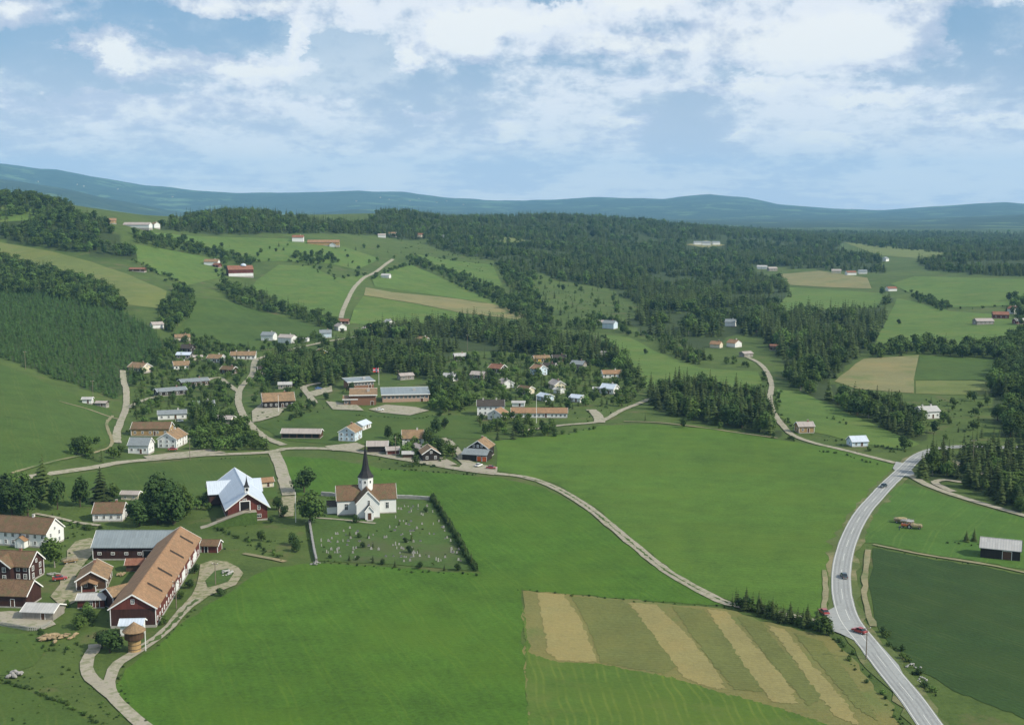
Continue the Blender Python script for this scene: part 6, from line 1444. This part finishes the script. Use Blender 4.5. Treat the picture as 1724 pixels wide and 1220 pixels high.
def mass(name, label, lst, protos):
    """one object that stands for an uncountable wood: instances on points"""
    me = bpy.data.meshes.new(name); me.from_pydata([(t_[2], t_[3], t_[4] - .15) for t_ in lst], [], [])
    n = len(lst)
    a = me.attributes.new('height', 'FLOAT', 'POINT'); a.data.foreach_set('value', np.array([t_[5] for t_ in lst], np.float32))
    a = me.attributes.new('girth', 'FLOAT', 'POINT'); a.data.foreach_set('value', np.array([t_[5] * t_[6] for t_ in lst], np.float32))
    a = me.attributes.new('turn', 'FLOAT', 'POINT'); a.data.foreach_set('value', RNG.uniform(0, 6.28, n).astype(np.float32))
    a = me.attributes.new('pick', 'INT', 'POINT'); a.data.foreach_set('value', np.array([int(t_[1]) for t_ in lst], np.int32))
    o = link(name, me, kind='stuff', label=label, category='trees')
    ng = bpy.data.node_groups.new(name, 'GeometryNodeTree'); ng.interface.new_socket('Geometry', in_out='INPUT', socket_type='NodeSocketGeometry'); ng.interface.new_socket('Geometry', in_out='OUTPUT', socket_type='NodeSocketGeometry')
    N = ng.nodes; Lk = ng.links.new
    gi, go = N.new('NodeGroupInput'), N.new('NodeGroupOutput'); iop = N.new('GeometryNodeInstanceOnPoints')
    j = N.new('GeometryNodeJoinGeometry')
    for p in reversed(protos):
        oi = N.new('GeometryNodeObjectInfo'); oi.inputs['Object'].default_value = p; oi.inputs['As Instance'].default_value = True; Lk(oi.outputs['Geometry'], j.inputs[0])
    def att(nm, tp='FLOAT'):
        q = N.new('GeometryNodeInputNamedAttribute'); q.data_type = tp; q.inputs[0].default_value = nm; return q.outputs[0]
    cs, cr = N.new('ShaderNodeCombineXYZ'), N.new('ShaderNodeCombineXYZ'); g, h = att('girth'), att('height')
    Lk(g, cs.inputs[0]); Lk(g, cs.inputs[1]); Lk(h, cs.inputs[2]); Lk(att('turn'), cr.inputs[2])
    Lk(gi.outputs[0], iop.inputs['Points']); Lk(j.outputs[0], iop.inputs['Instance']); iop.inputs['Pick Instance'].default_value = True
    Lk(att('pick', 'INT'), iop.inputs['Instance Index']); Lk(cr.outputs[0], iop.inputs['Rotation']); Lk(cs.outputs[0], iop.inputs['Scale']); Lk(iop.outputs[0], go.inputs[0])
    o.modifiers.new('trees', 'NODES').node_group = ng
    return o
def proto(kd, k, lite):
    mb = MB()
    if kd == 'spruce': mb = spruce_crown(60 + k, 8, 7, (.17, .2, .185, .215)[k])
    elif kd == 'young': mb = spruce_crown(70 + k, 6, 6, .25, .05)
    else: mb, _ = leafy_crown(80 + k, 260, 7, .065, .53)
    nm = {'spruce': 'spruce_needles', 'young': 'young_needles'}.get(kd) or ('leaves', 'leaves', 'leaves_dark', 'leaves', 'leaves_light', 'leaves_dark')[k]
    nf = len(mb.f); MBt = trunk(.5, .016); mb.add(MBt.v, MBt.f)
    me = mb.mesh('mass_tree', nm); me.materials.append(MATS['bark'])
    for p in me.polygons:
        if p.index >= nf: p.material_index = 1
    return bpy.data.objects.new('mass_tree', me)      # not in the scene itself, only instanced
mass('spruce_forest', 'dark spruce forest covering the hills and the plain behind', rest['spruce'], [proto('spruce', k, True) for k in range(4)])
mass('leafy_woodland', 'leafy trees of the far belts and hill woods', rest['leafy'], [proto('leafy', k, True) for k in range(6)])
mass('spruce_plantation', 'young spruce plantation covering the left slope', rest['young'], [proto('young', k, True) for k in range(2)])
# verge scrub: low growth along tracks, walls and field edges
scrub = []
def scrub_line(pix, wd, step, h0, h1, pj=0):
    for q in spline([ground(*p)[:2] for p in pix], step):
        x, y = q[0] + RNG.normal(0, wd), q[1] + RNG.normal(0, wd); scrub.append(('leafy', RNG.choice([0, 1, 2, 2, 5, 4]), x, y, float(hgt(x, y)), RNG.uniform(h0, h1), RNG.uniform(1.1, 1.9), ''))
for a in (([(877,993),(980,1003),(1100,1014),(1222,1022)], .5, 2.5, .4, 1.0), ([(1400,1075),(1425,1095),(1460,1135),(1500,1190),(1530,1240)], .8, 1.6, .5, 1.6), ([(1468,1062),(1500,1095),(1540,1140),(1570,1180)], 1.2, 1.3, .8, 2.4),
          ([(1440,905),(1435,940),(1437,980),(1445,1020),(1455,1050)], .8, 2.6, .5, 1.6), ([(640,790),(700,793),(760,797),(800,800)], .7, 1.8, .5, 1.4), ([(360,890),(400,905),(440,925),(480,945)], .8, 1.4, .8, 1.8), ([(535,946),(600,952),(700,962),(800,968)], .5, 2.2, .5, 1.2),
          ([(205,1125),(200,1160),(230,1205),(262,1235)], .5, 1.5, .3, .9), ([(0,1145),(60,1166),(120,1192),(190,1232)], .5, .7, .5, 1.2), ([(60,1065),(75,1085),(110,1100)], 1, 1.5, .4, 1.2), ([(130,1100),(120,1130),(100,1150)], 3.0, 1.0, .3, 1.0), ([(330,1025),(300,1050),(270,1085)], .6, 1.8, .3, .9),
          ([(1470,918),(1560,938),(1650,952)], .6, 3, .3, .8), ([(1600,914),(1650,918)], .8, 1.4, .4, 1.3), ([(540,838),(568,840)], .6, 1.2, .5, 1.5), ([(930,735),(1000,722)], 2, 4, 1, 3), ([(600,700),(700,705),(725,700)], .6, 1.6, .5, 1.2), ([(360,838),(372,850)], 1.5, 1.2, .8, 2), ([(340,775),(400,771),(450,769)], .6, 2.2, .3, .9),
          ([(110,880),(150,890),(165,892)], 1.2, 1.2, .8, 2.0), ([(100,915),(110,905),(130,900)], 2, 1.5, .5, 1.6), ([(1380,760),(1420,766),(1480,783)], 1.0, 2.0, .5, 1.6), ([(1340,742),(1300,736)], 2, 2, 1, 3), ([(1460,760),(1500,752),(1530,750)], 4, 1.8, .8, 2.5),
          ([(1390,700),(1420,715)], 2, 5, 1, 2), ([(690,785),(720,784),(760,790)], 1.0, 1.4, .6, 1.8), ([(230,440),(270,462),(300,480),(320,500)], 3, 7, 2, 6), ([(560,470),(600,466),(625,463)], 3, 9, 2, 6), ([(700,430),(770,440),(830,446)], 4, 10, 2, 7), ([(690,446),(650,458),(628,470)], 3, 8, 2, 6), ([(480,440),(520,448),(565,468)], 4, 12, 2, 6), ([(760,475),(822,503),(870,530)], 3, 8, 2, 6), ([(345,420),(375,446),(372,468)], 4, 9, 2, 6), ([(430,590),(330,574),(290,566)], 2, 5, 1, 5), ([(1300,524),(1400,521),(1480,518)], 2, 7, 1.5, 5), ([(1530,492),(1600,518),(1690,516)], 2, 9, 1.5, 5), ([(1018,566),(1040,600),(1075,630)], 2, 6, 1, 4), ([(1285,630),(1290,650),(1240,658)], 2, 6, 1, 4), ([(1306,660),(1312,700),(1350,722)], 1.5, 4, 1, 3.5), ([(60,1064),(100,1095),(135,1085)], 2, .9, .4, 1.3), ([(100,1150),(140,1175),(185,1215)], 3.5, 1.0, .2, .7)): scrub_line(*a)
# scattered weeds, flower beds and garden bushes off the fields
for poly, sp, h0, h1 in (([(205,640),(250,595),(300,560),(430,590),(560,560),(640,556),(640,640),(560,690),(430,720),(330,745),(215,745)], 7.5, .4, 1.7), ([(735,620),(860,600),(1010,600),(1085,645),(1060,690),(945,730),(800,720),(735,690)], 7.0, .4, 1.8),
        ([(-60,1065),(60,1062),(140,1040),(165,1040),(150,1090),(140,1150),(190,1200),(230,1240),(-60,1240)], 4.2, .2, .8), ([(90,890),(170,890),(180,1000),(200,1040),(150,1060),(110,1050),(120,1000),(100,940)], 5.0, .3, 1.1), ([(325,880),(460,880),(520,890),(528,945),(420,965),(340,930)], 5.0, .3, 1.1),
        ([(0,870),(100,850),(330,840),(345,880),(160,895)], 5.5, .3, 1.3), ([(620,755),(760,745),(775,790),(640,785)], 5.0, .4, 1.6), ([(540,840),(725,845),(800,962),(536,944)], 4.6, .25, .9), ([(1320,735),(1440,755),(1500,770),(1540,758),(1440,745),(1330,722)], 6, .4, 1.6),
        ([(1545,668),(1665,668),(1690,745),(1600,748),(1560,735)], 6.5, .4, 1.8), ([(1550,810),(1724,868),(1724,765),(1580,770)], 5.5, .4, 1.6), ([(860,470),(930,470),(1090,520),(1050,545),(960,540),(870,520)], 13, .6, 2.2), ([(640,400),(860,400),(860,470),(700,430)], 15, .6, 2.5)):
    pw = np.array([ground(*p)[:2] for p in poly]); (xa, ya), (xb, yb) = pw.min(0), pw.max(0)
    n_ = int((xb - xa) * (yb - ya) / sp ** 2); X = RNG.uniform(xa, xb, n_); Y = RNG.uniform(ya, yb, n_); k = inside(pw, X, Y) & (vnoise(X, Y, 1 / 18) + .5 * vnoise(X, Y, 1 / 7) > -.12)
    scrub += [('leafy', RNG.choice([0, 1, 2, 2, 5, 4]), a, b_, float(hgt(a, b_)), h0 + (h1 - h0) * RNG.random() ** 2, RNG.uniform(1.1, 2.0), '') for a, b_ in zip(X[k], Y[k])]
k = clear_of(np.array([t_[2] for t_ in scrub]), np.array([t_[3] for t_ in scrub]), .7); scrub = [t_ for t_, q in zip(scrub, k) if q]
sm = mass('verge_scrub', 'low scrub and weeds along tracks, walls and field edges', scrub, [proto('leafy', k, True) for k in range(6)]); sm['category'] = 'scrub'
# clipped-wild hedge down the right side of the churchyard: one thing, a row of bushes
hp = spline([ground(*p)[:2] for p in [(727, 840), (742, 862), (758, 888), (774, 915), (788, 940), (800, 960)]], 1.15); o0 = hp[0]
hr = thing('hedge', (o0[0], o0[1], float(hgt(*o0))), 0, 'tall dark hedge down the right side of the churchyard', 'hedge')
for i, q in enumerate(hp):
    c, t_ = KINDS['leafy'][2] if i % 3 else KINDS['spruce'][i % 4]; h = random.uniform(2.6, 4.0) * (1.0 + .1 * math.sin(i * .7)); wf = random.uniform(.8, 1.1) * (1.25 if i % 3 == 0 else .95)
    b_ = link('bush', c, hr, loc=(q[0] - o0[0] + random.uniform(-.4, .4), q[1] - o0[1], float(hgt(*q)) - float(hgt(*o0)) - .25 * h * (i % 3 > 0)), rz=random.uniform(0, 6)); b_.scale = (h * wf, h * wf, h)

# ------------------------------------------------------------------ the air
m = bpy.data.materials.new('haze'); m.use_nodes = True; t = NT(m.node_tree); m.node_tree.nodes.clear()
pv = t.n('ShaderNodeVolumePrincipled'); pv.inputs['Color'].default_value = (0.32, 0.66, 1.0, 1); pv.inputs['Density'].default_value = 0.000048; pv.inputs['Anisotropy'].default_value = 0.0
t.t.links.new(pv.outputs[0], t.n('ShaderNodeOutputMaterial').inputs['Volume'])
top = max(G.max() + 60, CAM_H + 40)
hz = MB().box((0, 9700, (top - 60) / 2), (26400, 20000, top + 60)).obj('haze', m, None, kind='stuff', label='thin blue summer haze over the valley', category='haze')
m.cycles.homogeneous_volume = True
